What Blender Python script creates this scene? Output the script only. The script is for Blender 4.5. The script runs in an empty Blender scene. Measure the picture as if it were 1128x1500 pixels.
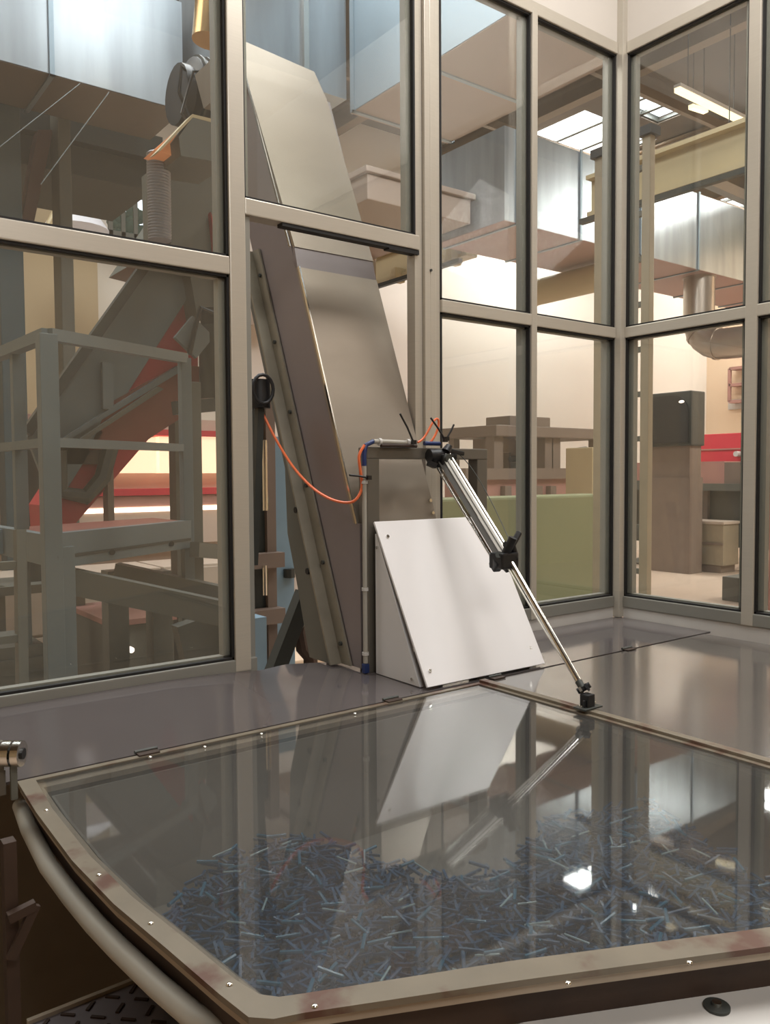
import bpy, bmesh, math, random
from mathutils import Vector, Matrix
random.seed(7)
SC = bpy.context.scene
# ------------------------------------------------------------------ camera
F = 1200.0
CAM = Vector((0, 0, 1.6))
YAW, PITCH, ROLL = map(math.radians, (53.06, -2.63, -0.35))
fw = Vector((math.cos(PITCH)*math.cos(YAW), math.cos(PITCH)*math.sin(YAW), math.sin(PITCH)))
r0 = fw.cross(Vector((0, 0, 1))).normalized(); u0 = r0.cross(fw)
rt = math.cos(ROLL)*r0 + math.sin(ROLL)*u0
up = -math.sin(ROLL)*r0 + math.cos(ROLL)*u0
cd = bpy.data.cameras.new('camera'); cam = bpy.data.objects.new('camera', cd)
SC.collection.objects.link(cam); SC.camera = cam
cam.matrix_world = Matrix(((rt.x, up.x, -fw.x, CAM.x), (rt.y, up.y, -fw.y, CAM.y), (rt.z, up.z, -fw.z, CAM.z), (0, 0, 0, 1)))
cd.sensor_fit = 'HORIZONTAL'; cd.sensor_width = 36; cd.lens = F/1128*36
cd.clip_start = 0.02; cd.clip_end = 100

def at(px, py, X=None, Y=None, Z=None):
    """point of the real plane X=, Y= or Z= that a line of sight meets"""
    d = rt*((px-564)/F) - up*((py-750)/F) + fw
    if X is not None: t = (X-CAM.x)/d.x
    elif Y is not None: t = (Y-CAM.y)/d.y
    else: t = (Z-CAM.z)/d.z
    return CAM + d*t

# ------------------------------------------------------------------ world, light, exposure
SC.view_settings.view_transform = 'Standard'; SC.view_settings.look = 'None'
SC.view_settings.gamma = 1; SC.view_settings.exposure = -0.08
SC.view_settings.use_curve_mapping = False
w = bpy.data.worlds.new('world'); SC.world = w; w.use_nodes = True
w.node_tree.nodes['Background'].inputs[0].default_value = (0.80, 0.88, 1.0, 1)
w.node_tree.nodes['Background'].inputs[1].default_value = 1.0

def area(name, loc, size, power, col=(1, 1, 1), rot=(0, 0, 0), sy=None):
    l = bpy.data.lights.new(name, 'AREA'); l.energy = power; l.color = col
    l.shape = 'RECTANGLE'; l.size = size; l.size_y = sy or size
    o = bpy.data.objects.new(name, l); SC.collection.objects.link(o)
    o.location = loc; o.rotation_euler = rot
    return o
area('skylight_and_fill_light', (1.6, 4.6, 6.9), 3.2, 400, (0.95, 0.97, 1), sy=3.0)  # added fill over the platform side, no skylight built above it
area('skylight_and_fill_light', (6.4, 1.2, 6.9), 3.0, 560, (0.98, 0.97, 0.97), sy=3.0)  # added lamp out of view, brightens the right half of the hall
area('skylight_and_fill_light', (14.3, 1.8, 6.9), 4.0, 950, (1, 0.96, 0.9), sy=3.0)  # unseen added lamp, placed so the long duct catches its glare
area('skylight_and_fill_light', (3.2, 1.4, 6.9), 0.9, 45, (0.96, 0.98, 1), sy=1.2)  # small added lamp that puts glare on the upper left duct
area('skylight_and_fill_light', (-2.4, 6.4, 6.9), 3.0, 280, (1, 0.97, 0.93), sy=4.0)  # added fill at far left, out of view under the closed roof deck
area('skylight_and_fill_light', (10.8, 9.15, 7.09), 1.7, 330, (0.96, 0.98, 1), sy=1.9)
area('skylight_and_fill_light', (10.55, 7.5, 7.09), 1.1, 60, (0.96, 0.98, 1), sy=0.4)
area('skylight_and_fill_light', (15.85, 8.2, 7.09), 1.8, 330, (0.98, 0.98, 1), sy=3.7)
area('booth_light', (1.65, 0.85, 3.9), 0.8, 42, (1, 0.975, 0.945), (0, 0, 0), sy=0.8)
area('booth_light', (0.3, -0.9, 3.4), 1.2, 34, (1, 0.975, 0.945), (math.radians(30), math.radians(-10), 0), sy=0.8)

# ------------------------------------------------------------------ materials
def lin(c):
    return tuple(((v/255)/12.92 if v/255 <= 0.04045 else (((v/255)+0.055)/1.055)**2.4) for v in c) + (1,)
def mat(name, col, rough=0.5, metal=0.0, noise=0.06, scale=12.0, bump=0.0, emit=None, estr=0, spec=0.5, aniso=None):
    m = bpy.data.materials.new(name); m.use_nodes = True
    nt = m.node_tree; b = nt.nodes['Principled BSDF']
    b.inputs['Roughness'].default_value = rough; b.inputs['Metallic'].default_value = metal
    b.inputs['Specular IOR Level'].default_value = spec
    tc = nt.nodes.new('ShaderNodeTexCoord'); n = nt.nodes.new('ShaderNodeTexNoise')
    n.inputs['Scale'].default_value = scale; n.inputs['Detail'].default_value = 5
    if aniso:
        mp = nt.nodes.new('ShaderNodeMapping'); mp.inputs['Scale'].default_value = aniso
        nt.links.new(tc.outputs['Object'], mp.inputs['Vector']); nt.links.new(mp.outputs['Vector'], n.inputs['Vector'])
    else:
        nt.links.new(tc.outputs['Object'], n.inputs['Vector'])
    mx = nt.nodes.new('ShaderNodeMix'); mx.data_type = 'RGBA'
    c = lin(col); k = noise
    mx.inputs['A'].default_value = tuple(max(0, v*(1-2*k)) for v in c[:3]) + (1,)
    mx.inputs['B'].default_value = tuple(min(1, v*(1+2*k)) for v in c[:3]) + (1,)
    nt.links.new(n.outputs['Fac'], mx.inputs['Factor'])
    nt.links.new(mx.outputs['Result'], b.inputs['Base Color'])
    if bump:
        bp = nt.nodes.new('ShaderNodeBump'); bp.inputs['Strength'].default_value = bump; bp.inputs['Distance'].default_value = 0.01
        nt.links.new(n.outputs['Fac'], bp.inputs['Height']); nt.links.new(bp.outputs['Normal'], b.inputs['Normal'])
    if emit:
        b.inputs['Emission Color'].default_value = lin(emit); b.inputs['Emission Strength'].default_value = estr
    return m
def clear(name, tint, dcol, haze, rough=0.01, ior=1.5, nscale=3.0):
    m = bpy.data.materials.new(name); m.use_nodes = True
    nt = m.node_tree; nt.nodes.remove(nt.nodes['Principled BSDF'])
    out = nt.nodes['Material Output']
    tr = nt.nodes.new('ShaderNodeBsdfTransparent'); tr.inputs[0].default_value = (*tint, 1)
    df = nt.nodes.new('ShaderNodeBsdfDiffuse'); df.inputs[0].default_value = lin(dcol)
    gl = nt.nodes.new('ShaderNodeBsdfGlossy'); gl.inputs[0].default_value = (1, 1, 1, 1); gl.inputs['Roughness'].default_value = rough
    tc = nt.nodes.new('ShaderNodeTexCoord'); n = nt.nodes.new('ShaderNodeTexNoise'); n.inputs['Scale'].default_value = nscale; n.inputs['Detail'].default_value = 6
    nt.links.new(tc.outputs['Object'], n.inputs['Vector'])
    mr = nt.nodes.new('ShaderNodeMapRange'); mr.inputs[1].default_value = 0.3; mr.inputs[2].default_value = 0.75
    mr.inputs[3].default_value = haze*0.7; mr.inputs[4].default_value = haze*1.35
    nt.links.new(n.outputs['Fac'], mr.inputs[0])
    m1 = nt.nodes.new('ShaderNodeMixShader'); nt.links.new(mr.outputs[0], m1.inputs[0])
    nt.links.new(tr.outputs[0], m1.inputs[1]); nt.links.new(df.outputs[0], m1.inputs[2])
    fr = nt.nodes.new('ShaderNodeFresnel'); ge = nt.nodes.new('ShaderNodeNewGeometry')
    mi = nt.nodes.new('ShaderNodeMix'); mi.inputs['A'].default_value = ior; mi.inputs['B'].default_value = 1/ior
    nt.links.new(ge.outputs['Backfacing'], mi.inputs['Factor']); nt.links.new(mi.outputs['Result'], fr.inputs[0])
    m2 = nt.nodes.new('ShaderNodeMixShader'); nt.links.new(fr.outputs[0], m2.inputs[0])
    nt.links.new(m1.outputs[0], m2.inputs[1]); nt.links.new(gl.outputs[0], m2.inputs[2])
    nt.links.new(m2.outputs[0], out.inputs[0])
    return m
M = dict(
 alu=mat('anodised_aluminium', (190, 183, 170), 0.38, 0.35, 0.03, aniso=(1, 1, 30)),
 bead=mat('grey_glazing_bead', (136, 134, 126), 0.5, 0.2, 0.03),
 rubber=mat('black_rubber', (24, 22, 21), 0.7, 0, 0.05),
 header=mat('painted_header_panel', (206, 199, 190), 0.55, 0, 0.03, 3),
 sill=mat('grey_white_sill', (196, 192, 186), 0.5, 0, 0.04),
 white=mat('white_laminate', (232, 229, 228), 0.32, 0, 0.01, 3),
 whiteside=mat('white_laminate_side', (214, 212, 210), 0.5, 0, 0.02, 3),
 darkedge=mat('dark_panel_core', (86, 80, 74), 0.7),
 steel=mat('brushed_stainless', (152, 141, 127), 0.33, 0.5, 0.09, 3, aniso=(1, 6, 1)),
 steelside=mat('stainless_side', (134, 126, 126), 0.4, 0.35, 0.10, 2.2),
 flange=mat('galvanised_flange', (142, 136, 122), 0.5, 0.5, 0.10, 20),
 gantry=mat('grey_steel_tube', (104, 98, 88), 0.5, 0.3, 0.05),
 gpaint=mat('blue_grey_paint', (104, 113, 114), 0.5, 0.1, 0.05, 6),
 gpaint2=mat('warm_grey_paint', (96, 96, 88), 0.55, 0.1, 0.06, 6),
 blue=mat('light_blue_grey_paint', (122, 146, 160), 0.5, 0, 0.04),
 darkgrey=mat('dark_grey_metal', (64, 66, 62), 0.5, 0.3, 0.1),
 black=mat('black_plastic', (22, 22, 24), 0.45, 0, 0.1),
 chrome=mat('polished_rod', (232, 230, 224), 0.14, 1.0, 0.01),
 profile=mat('bright_aluminium_profile', (232, 230, 222), 0.32, 0.3, 0.03),
 slot=mat('profile_slot', (100, 98, 94), 0.5, 0.5, 0.03),
 hose=mat('orange_hose', (226, 112, 66), 0.4, 0, 0.03),
 bluefit=mat('blue_fitting', (30, 48, 96), 0.4),
 cover=mat('grey_cover_plate', (97, 91, 86), 0.12, 0.1, 0.05, 2.0, spec=0.6),
 rearcover=mat('rear_cover_plate', (92, 86, 85), 0.09, 0.1, 0.07, 2.5, spec=0.6),
 lidrim=mat('yellowed_lid_edge', (158, 144, 126), 0.45, 0, 0.10, 14),
 rust=mat('rust_stain', (120, 66, 48), 0.7, 0, 0.2, 30),
 skirt=mat('olive_brown_skirt', (104, 92, 74), 0.6, 0.1, 0.12, 8),
 rimdark=mat('dark_brown_rim', (58, 42, 32), 0.6, 0.1, 0.2, 18),
 pipe=mat('grey_painted_pipe', (168, 163, 152), 0.5, 0.1, 0.03),
 bowl=mat('grey_bowl_lining', (112, 108, 102), 0.55, 0.1, 0.06, 5),
 tubeblue=mat('blue_plastic', (26, 104, 138), 0.25, 0, 0.15, 60),
 tubedeep=mat('deep_blue_plastic', (8, 72, 112), 0.35, 0, 0.3, 60),
 tubeglint=mat('pale_glint_plastic', (150, 180, 190), 0.15, 0, 0.1, 60),  # glints among the tubes put into a pale colour
 plate=mat('checker_plate_steel', (124, 118, 122), 0.4, 0.3, 0.06, 10),
 galv=mat('galvanised_duct', (170, 178, 184), 0.28, 0.72, 0.22, 2.2, aniso=(2.5, 2.5, 0.25)),  # vertical streak contrast raised to stand in for glare on the sheet
 galv2=mat('galvanised_duct_dull', (146, 162, 172), 0.38, 0.55, 0.08, 1.4),
 under=mat('duct_underside', (166, 150, 138), 0.5, 0.3, 0.05, 2),
 underp=mat('duct_underside_pink', (172, 142, 132), 0.5, 0.3, 0.05, 2),
 ceil=mat('dark_roof_deck', (96, 86, 76), 0.8, 0, 0.10, 1.5),
 truss=mat('roof_steel', (126, 106, 84), 0.6, 0.1, 0.05),
 crane=mat('cream_crane_steel', (190, 172, 134), 0.5, 0, 0.04, 3),
 wallw=mat('cream_hall_wall', (226, 217, 204), 0.8, 0, 0.02, 0.8),
 wallp=mat('peach_hall_wall', (224, 198, 168), 0.8, 0, 0.03, 0.8),
 wallb=mat('beige_hall_wall', (176, 156, 124), 0.8, 0, 0.05, 1.0),
 floor=mat('hall_floor', (190, 168, 148), 0.4, 0, 0.06, 0.8),
 red=mat('red_painted_metal', (168, 40, 46), 0.5, 0, 0.10, 5),
 redbright=mat('red_stripe', (206, 44, 60), 0.5, 0, 0.03),
 redbrown=mat('red_brown_metal', (122, 66, 54), 0.5, 0.1, 0.15, 4),
 brown=mat('brown_steel', (122, 106, 94), 0.6, 0.1, 0.08, 5),
 pinkish=mat('rose_machine_paint', (168, 122, 110), 0.6, 0, 0.08, 3),
 green=mat('sage_green_panel', (122, 128, 92), 0.5, 0, 0.05, 1.5),
 cabinet=mat('beige_cabinet', (188, 172, 156), 0.6, 0, 0.03),
 machine=mat('white_machine_panel', (206, 184, 168), 0.5, 0, 0.03),
 teal=mat('teal_grey_column', (70, 84, 88), 0.6, 0, 0.08),
 copper=mat('copper_shade', (222, 142, 92), 0.35, 0.4, 0.05, emit=(240, 150, 90), estr=0.25),  # faint emission added to the copper colour
 hosegrey=mat('ribbed_duct_hose', (150, 150, 156), 0.4, 0.3, 0.05),
 glow=mat('lit_machine_window', (255, 220, 190), 0.5, 0, 0.0, emit=(255, 214, 178), estr=1.15),
 glow2=mat('bright_led_strip', (255, 240, 225), 0.5, 0, 0.0, emit=(255, 235, 220), estr=2.5),
 tubeglow=mat('fluorescent_tube', (255, 240, 205), 0.5, 0, 0, emit=(255, 238, 200), estr=1.6),
 sky=mat('skylight_glazing', (255, 255, 255), 0.5, 0, 0.0, emit=(240, 246, 255), estr=2.2),
 skyd=mat('skylight_glazing_blue', (190, 205, 220), 0.5, 0, 0.0, emit=(178, 196, 214), estr=0.8),
 leafwin=mat('window_daylight', (230, 240, 250), 0.5, 0, 0, emit=(236, 244, 255), estr=1.6),
 leaf=mat('foliage_green', (66, 84, 74), 0.8, 0, 0.3, 30),
 tie=mat('black_cable_tie', (28, 26, 26), 0.4),
 ladderm=mat('worn_beige_aluminium', (158, 146, 124), 0.5, 0.2, 0.06),
 pane=clear('hazy_window_glass', (0.97, 0.985, 0.97), (196, 190, 178), 0.045),  # whitish diffuse share put into the glass as veiling haze
 lid=clear('smoked_clear_acrylic', (0.86, 0.865, 0.86), (128, 124, 119), 0.12, rough=0.03, ior=1.49),
)

def rusty(name, base, rust, lo, hi, scale):
    m = mat(name, base, 0.45, 0, 0.12, 14); nt = m.node_tree; b = nt.nodes['Principled BSDF']
    src = b.inputs['Base Color'].links[0].from_socket
    n = nt.nodes.new('ShaderNodeTexNoise'); n.inputs['Scale'].default_value = scale; n.inputs['Detail'].default_value = 7
    tc = nt.nodes.new('ShaderNodeTexCoord'); nt.links.new(tc.outputs['Object'], n.inputs['Vector'])
    mr = nt.nodes.new('ShaderNodeMapRange'); mr.inputs[1].default_value = lo; mr.inputs[2].default_value = hi
    nt.links.new(n.outputs['Fac'], mr.inputs[0])
    mx = nt.nodes.new('ShaderNodeMix'); mx.data_type = 'RGBA'; mx.inputs['B'].default_value = lin(rust)
    nt.links.new(src, mx.inputs['A']); nt.links.new(mr.outputs[0], mx.inputs['Factor']); nt.links.new(mx.outputs['Result'], b.inputs['Base Color'])
    return m
M['lidstrip'] = rusty('rust_stained_edge_strip', (112, 102, 86), (86, 56, 42), .54, .64, 11)

# ------------------------------------------------------------------ mesh builder
class MB:
    def __init__(s): s.v = []; s.f = []; s.sm = []
    def add(s, vs, fs, smooth=False):
        o = len(s.v); s.v += [Vector(v) for v in vs]
        for f in fs: s.f.append([i+o for i in f]); s.sm.append(smooth)
        return s
    def hexa(s, a, b):   # a: 4 points of one end, b: 4 of the other
        return s.add(list(a)+list(b), [(3, 2, 1, 0), (4, 5, 6, 7), (0, 1, 5, 4), (1, 2, 6, 5), (2, 3, 7, 6), (3, 0, 4, 7)])
    def box(s, p, q):
        (x0, y0, z0), (x1, y1, z1) = [min(a, b) for a, b in zip(p, q)], [max(a, b) for a, b in zip(p, q)]
        return s.hexa([(x0, y0, z0), (x1, y0, z0), (x1, y1, z0), (x0, y1, z0)], [(x0, y0, z1), (x1, y0, z1), (x1, y1, z1), (x0, y1, z1)])
    def bar(s, a, b, w, h=None, upv=(0, 0, 1)):   # rectangular bar, w sideways, h along upv
        a = Vector(a); b = Vector(b); h = h or w; d = (b-a).normalized(); u = Vector(upv)
        if abs(d.dot(u)) > 0.97: u = Vector((0, 1, 0)) if abs(d.y) < 0.9 else Vector((1, 0, 0))
        x = d.cross(u).normalized(); u = x.cross(d).normalized()
        q = [(-1, -1), (1, -1), (1, 1), (-1, 1)]
        return s.hexa([a+x*(i*w/2)+u*(j*h/2) for i, j in q], [b+x*(i*w/2)+u*(j*h/2) for i, j in q])
    def tube(s, pts, r, n=12, closed=False, radii=None):
        pts = [Vector(p) for p in pts]; rings = []
        nrm = None
        for i, p in enumerate(pts):
            d = (pts[min(i+1, len(pts)-1)]-pts[max(i-1, 0)]).normalized()
            if nrm is None: nrm = d.orthogonal().normalized()
            nrm = (nrm - d*nrm.dot(d)).normalized(); bi = d.cross(nrm)
            rr = radii[i] if radii else r
            rings.append([p+nrm*(rr*math.cos(2*math.pi*k/n))+bi*(rr*math.sin(2*math.pi*k/n)) for k in range(n)])
        vs = [v for g in rings for v in g]; fs = []
        for i in range(len(rings)-1):
            for k in range(n): fs.append((i*n+k, i*n+(k+1) % n, (i+1)*n+(k+1) % n, (i+1)*n+k))
        s.add(vs, fs, True); o = len(s.v)-len(vs)
        s.f.append([o+k for k in range(n)][::-1]); s.sm.append(False)
        s.f.append([o+(len(rings)-1)*n+k for k in range(n)]); s.sm.append(False)
        return s
    def prism(s, poly, d):  # planar polygon extruded by vector d
        poly = [Vector(p) for p in poly]; d = Vector(d); n = len(poly)
        return s.add(poly+[p+d for p in poly], [list(range(n))[::-1], list(range(n, 2*n))]+[(i, (i+1) % n, n+(i+1) % n, n+i) for i in range(n)])
    def ball(s, c, r, n=10, sc=(1, 1, 1)):
        c = Vector(c); vs = []; fs = []
        for i in range(n+1):
            t = math.pi*i/n
            for k in range(n*2):
                p = math.pi*k/n
                vs.append(c+Vector((r*sc[0]*math.sin(t)*math.cos(p), r*sc[1]*math.sin(t)*math.sin(p), r*sc[2]*math.cos(t))))
        m = 2*n
        for i in range(n):
            for k in range(m): fs.append((i*m+k, i*m+(k+1) % m, (i+1)*m+(k+1) % m, (i+1)*m+k))
        return s.add(vs, fs, True)
    def centre(s):
        xs = [v.x for v in s.v]; ys = [v.y for v in s.v]; zs = [v.z for v in s.v]
        return Vector(((min(xs)+max(xs))/2, (min(ys)+max(ys))/2, min(zs)))
    def build(s, name, m, parent=None, bevel=0, origin=None):
        o0 = Vector(parent['_o']) if parent else (origin or s.centre())
        me = bpy.data.meshes.new(name)
        me.from_pydata([v-o0 for v in s.v], [], s.f); me.materials.append(M[m] if isinstance(m, str) else m)
        bm = bmesh.new(); bm.from_mesh(me); bmesh.ops.remove_doubles(bm, verts=bm.verts, dist=1e-6)
        bmesh.ops.recalc_face_normals(bm, faces=bm.faces)
        if bevel:
            es = [e for e in bm.edges if len(e.link_faces) == 2 and e.calc_face_angle(0) > 0.5]
            bmesh.ops.bevel(bm, geom=es, offset=bevel, segments=2, affect='EDGES', profile=0.6)
        bm.to_mesh(me); bm.free()
        if any(s.sm):
            for p in me.polygons: p.use_smooth = len(p.vertices) == 4
            try: me.set_sharp_from_angle(angle=math.radians(35))
            except Exception: pass
        o = bpy.data.objects.new(name, me); SC.collection.objects.link(o)
        if parent: o.parent = parent
        else: o.location = o0
        o['_o'] = tuple(o0)
        return o
ALL = []
def thing(name, label, cat, loc, group=None, kind=None):
    o = bpy.data.objects.new(name, None); SC.collection.objects.link(o); o.empty_display_size = 0.05
    o.location = loc; o['_o'] = tuple(loc); tag(o, label, cat, group, kind); return o
def tag(o, label=None, cat=None, group=None, kind=None):
    if label: o['label'] = label
    if cat: o['category'] = cat
    if group: o['group'] = group
    if kind: o['kind'] = kind
    return o
def one(name, mb, m, label, cat, group=None, kind=None, bevel=0):
    return tag(mb.build(name, m, bevel=bevel), label, cat, group, kind)
def struct(name, mb, m, label=None, cat=None, bevel=0):
    return tag(mb.build(name, m, bevel=bevel), label, cat, kind='structure')
def sub(o, label): o['label'] = label; return o

# ------------------------------------------------------------------ hall shell
Y0 = 1.871; X0 = 2.471; ZT = 1.075      # glazed wall planes, table top height
WX, WY, CZ = 17.0, 10.5, 7.0
struct('floor', MB().box((-6, -6, -0.1), (WX+.2, WY+.2, 0)), 'floor', 'pale beige hall floor beyond the glazing', 'floor')
struct('wall_back', MB().box((3.2, WY, 0), (WX+.2, WY+.2, CZ)), 'wallw', 'cream hall wall behind the green panel', 'wall')
struct('wall_left', MB().box((-6, WY-.6, 0), (3.2, WY-.4, CZ)), 'wallb', 'beige hall wall behind the guarded platform', 'wall')
struct('wall_right', MB().box((WX, -6, 0), (WX+.2, WY, CZ)), 'wallp', 'peach coloured far hall wall', 'wall')
struct('wall_rear', MB().box((-6.2, -6.2, 0), (WX, -6, CZ)), 'wallb', 'beige hall wall behind the viewer', 'wall')
struct('wall_side', MB().box((-6.2, -6, 0), (-6, WY, CZ)), 'wallb', 'beige hall wall left of the booth', 'wall')

# ceiling with rectangular skylight holes
holes = []
def rect_of(pxs, z=CZ):
    P = [at(*p, Z=z) for p in pxs]
    return min(p.x for p in P), min(p.y for p in P), max(p.x for p in P), max(p.y for p in P)
holes = [(9.9, 8.15, 11.7, 10.2), (9.9, 7.25, 11.2, 7.8), (14.9, 6.3, 16.8, 10.1)]
xs = sorted({-6.0, WX} | {h[0] for h in holes} | {h[2] for h in holes})
ys = sorted({-6.0, WY} | {h[1] for h in holes} | {h[3] for h in holes})
mb = MB()
for i in range(len(xs)-1):
    for j in range(len(ys)-1):
        cx, cy = (xs[i]+xs[i+1])/2, (ys[j]+ys[j+1])/2
        if any(h[0] < cx < h[2] and h[1] < cy < h[3] for h in holes): continue
        mb.box((xs[i], ys[j], CZ), (xs[i+1], ys[j+1], CZ+.15))
struct('ceiling', mb, 'ceil', 'dark roof deck of the hall', 'ceiling')
sl = ['long bright skylight of the hall roof seen left of the corner post', 'square bright skylight seen just right of the corner post',
      'wide bright skylight over the far end of the long duct']
for h, l in zip(holes, sl):
    t = thing('skylight', l, 'skylight', ((h[0]+h[2])/2, (h[1]+h[3])/2, CZ), 'roof skylights')
    MB().box((h[0], h[1], CZ+.1), (h[2], h[3], CZ+.14)).build('glazing', 'sky', t)
    m_ = MB(); n = 3
    for k in range(n+1):
        x = h[0]+(h[2]-h[0])*k/n; m_.box((x-.03, h[1], CZ+.02), (x+.03, h[3], CZ+.06))
    for yy in (h[1], h[3]): m_.box((h[0], yy-.03, CZ+.02), (h[2], yy+.03, CZ+.1))
    m_.build('glazing_bars', 'darkgrey', t)

# roof beams (steel) under the deck
bl = ['nearest', 'second nearest', 'third nearest', 'fourth nearest', 'fifth nearest', 'farthest']
for i, x in enumerate((4.8, 6.9, 9.0, 11.9, 14.2, 16.2)):
    b = MB().box((x-.08, -4, CZ-.02), (x+.08, WY-.02, CZ-.05)).box((x-.012, -4, CZ-.05), (x+.012, WY-.02, CZ-.32)).box((x-.08, -4, CZ-.32), (x+.08, WY-.02, CZ-.35))
    one('roof_beam', b, 'truss', f'{bl[i]} cream steel roof beam running across the hall ceiling', 'roof beam', 'steel beams under the hall roof')
pl = ['nearest the booth', 'next but one from the booth', 'in the middle', 'nearest the cream wall']
for i, y in enumerate((3.0, 4.7, 6.7, 8.6)):
    one('roof_purlin', MB().bar((4, y, CZ-.42), (WX-.02, y, CZ-.42), .07, .12), 'truss', f'thin purlin under the roof beams, {pl[i]}', 'purlin', 'purlins under the hall roof')

# ------------------------------------------------------------------ big ducts
def duct(name, label, a, b, axis, seams, side='galv', und='under', cap=True, flo=0.02):
    """a,b opposite corners; seams along the axis as positions"""
    t = thing(name, label, 'air duct', ((a[0]+b[0])/2, (a[1]+b[1])/2, a[2]))
    MB().box(a, b).build('side_sheet', side, t)
    MB().box((a[0]+.004, a[1]+.004, a[2]-.006), (b[0]-.004, b[1]-.004, a[2]-.0005)).build('underside', und, t)  # separate underside colour carries shade and warm reflected light
    for s_ in seams:
        m_ = MB()
        if axis == 'x':
            p, q = (s_-.015, a[1]-flo, a[2]-flo), (s_+.015, b[1]+flo, b[2]+flo)
            m_.box((p[0], p[1], p[2]), (q[0], p[1]+.015, q[2])); m_.box((p[0], p[1], p[2]), (q[0], q[1], p[2]+.012)); m_.box((p[0], q[1]-.015, p[2]), (q[0], q[1], q[2]))
        else:
            m_.box((a[0]-flo, s_-.015, a[2]-flo), (a[0]-flo+.015, s_+.015, b[2]+flo)); m_.box((a[0]-flo, s_-.015, a[2]-flo), (b[0]+flo, s_+.015, a[2]-flo+.012)); m_.box((b[0]+flo-.015, s_-.015, a[2]-flo), (b[0]+flo, s_+.015, b[2]+flo))
        m_.build('seam_flange', 'galv2', t)
    return t
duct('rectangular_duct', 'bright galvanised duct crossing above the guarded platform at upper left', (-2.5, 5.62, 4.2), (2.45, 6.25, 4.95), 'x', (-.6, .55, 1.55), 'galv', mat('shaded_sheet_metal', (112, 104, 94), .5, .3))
duct('rectangular_duct', 'wide pale blue galvanised duct running away overhead above the tall conveyor', (3.43, 1.9, 4.2), (4.36, 4.95, 5.5), 'y', (2.5, 3.3, 4.1, 4.9), 'galv2', flo=.015)
duct('rectangular_duct', 'long galvanised duct with rosy underside hung across the hall beyond the ladder', (6.12, 6.07, 4.2), (14.5, 7.2, 5.15), 'x', (6.3, 7.3, 8.4, 9.6, 10.8, 12.0, 13.2), 'galv', 'underp')
# drop of duct behind tall conveyor (vertical galvanised section)
t = thing('rectangular_duct', 'short bright galvanised duct stub beside the top of the tall conveyor', 'air duct', (3.0, 5.2, 4.3))
MB().box((2.55, 4.98, 4.3), (3.42, 5.9, 5.6)).build('side_sheet', 'galv', t)
MB().box((2.53, 4.96, 4.28), (2.57, 5.0, 5.6)).build('seam_flange', 'chrome', t)
MB().box((3.05, 4.95, 4.28), (3.09, 4.985, 5.6)).build('seam_flange', 'chrome', t)

# crane runway
t = thing('crane_beam', 'cream crane runway beam with cable track crossing behind the ladder', 'crane beam', (6.8, 3.5, 4.2))
MB().box((6.72, 1.5, 4.2), (6.9, 5.5, 4.24)).box((6.79, 1.5, 4.24), (6.83, 5.5, 4.56)).box((6.70, 1.5, 4.56), (6.92, 5.5, 4.60)).build('beam', 'crane', t)
MB().box((6.60, 1.5, 4.10), (6.66, 5.5, 4.15)).build('cable_track', 'darkgrey', t)
for y in (2.2, 3.5, 4.8):
    MB().box((6.62, y-.05, 4.12), (6.78, y+.05, 4.30)).build('bracket', 'crane', t)
t = thing('crane_beam', 'cream crane runway beam ending behind the ribbed pillar and the long duct', 'crane beam', (6.8, 8.5, 4.2))
MB().box((6.72, 7.3, 4.2), (6.9, WY-.05, 4.24)).box((6.79, 7.3, 4.24), (6.83, WY-.05, 4.56)).box((6.70, 7.3, 4.56), (6.92, WY-.05, 4.60)).build('beam', 'crane', t)
MB().box((6.60, 7.3, 4.10), (6.66, WY-.05, 4.15)).build('cable_track', 'darkgrey', t)
for y in (7.5, 8.6, 9.7): MB().box((6.62, y-.05, 4.12), (6.78, y+.05, 4.30)).build('bracket', 'crane', t)
t = thing('crane_beam', 'far cream crane girder beside the fluorescent lamps at upper right', 'crane beam', (11.9, 4, 5.0))
MB().box((11.8, 1.0, 5.0), (12.1, 5.9, 5.55)).build('girder', 'crane', t)
MB().box((11.7, 1.0, 5.55), (12.2, 5.9, 5.62)).build('rail', 'truss', t)
one('soffit_deck', MB().box((4.7, 6.5, 4.25), (6.05, 8.8, 4.5)).box((4.66, 6.46, 4.5), (6.09, 8.84, 4.56)), 'under', 'taupe box shaped soffit deck left of the long duct, above the pipe elbow', 'deck', bevel=.01)
# bracket beam joining crane beam
one('cross_beam', MB().bar(at(1003, 250, Z=5.4), at(1110, 298, Z=5.4), .12, .14), 'truss', 'rosy steel cross beam slanting above the long duct at upper right', 'beam')

# fluorescent lamps
def lamp(a, b, label):
    a = Vector(a); b = Vector(b)
    t = thing('fluorescent_lamp', label, 'ceiling lamp', (a+b)/2, 'fluorescent lamps under the hall roof')
    MB().bar(a+Vector((0, 0, .04)), b+Vector((0, 0, .04)), .09, .04).build('housing', 'header', t)
    MB().bar(a, b, .075, .05).build('lit_diffuser', 'tubeglow', t)
    for p in (a.lerp(b, .15), a.lerp(b, .85)):
        MB().tube([p+Vector((0, 0, .08)), (p.x, p.y, CZ)], .006, 6).build('hanger', 'darkgrey', t)
lamp(at(992, 131, Z=5.9), at(1088, 178, Z=5.9), 'long lit fluorescent lamp high behind the tall right-hand panes')
lamp(at(1012, 156, Z=6.2), at(1034, 163, Z=6.2), 'small distant lit fluorescent lamp just below the long one')
lamp(at(1062, 233, Z=5.2), at(1100, 225, Z=5.2), 'lit fluorescent lamp hanging next to the far crane girder')

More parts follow.
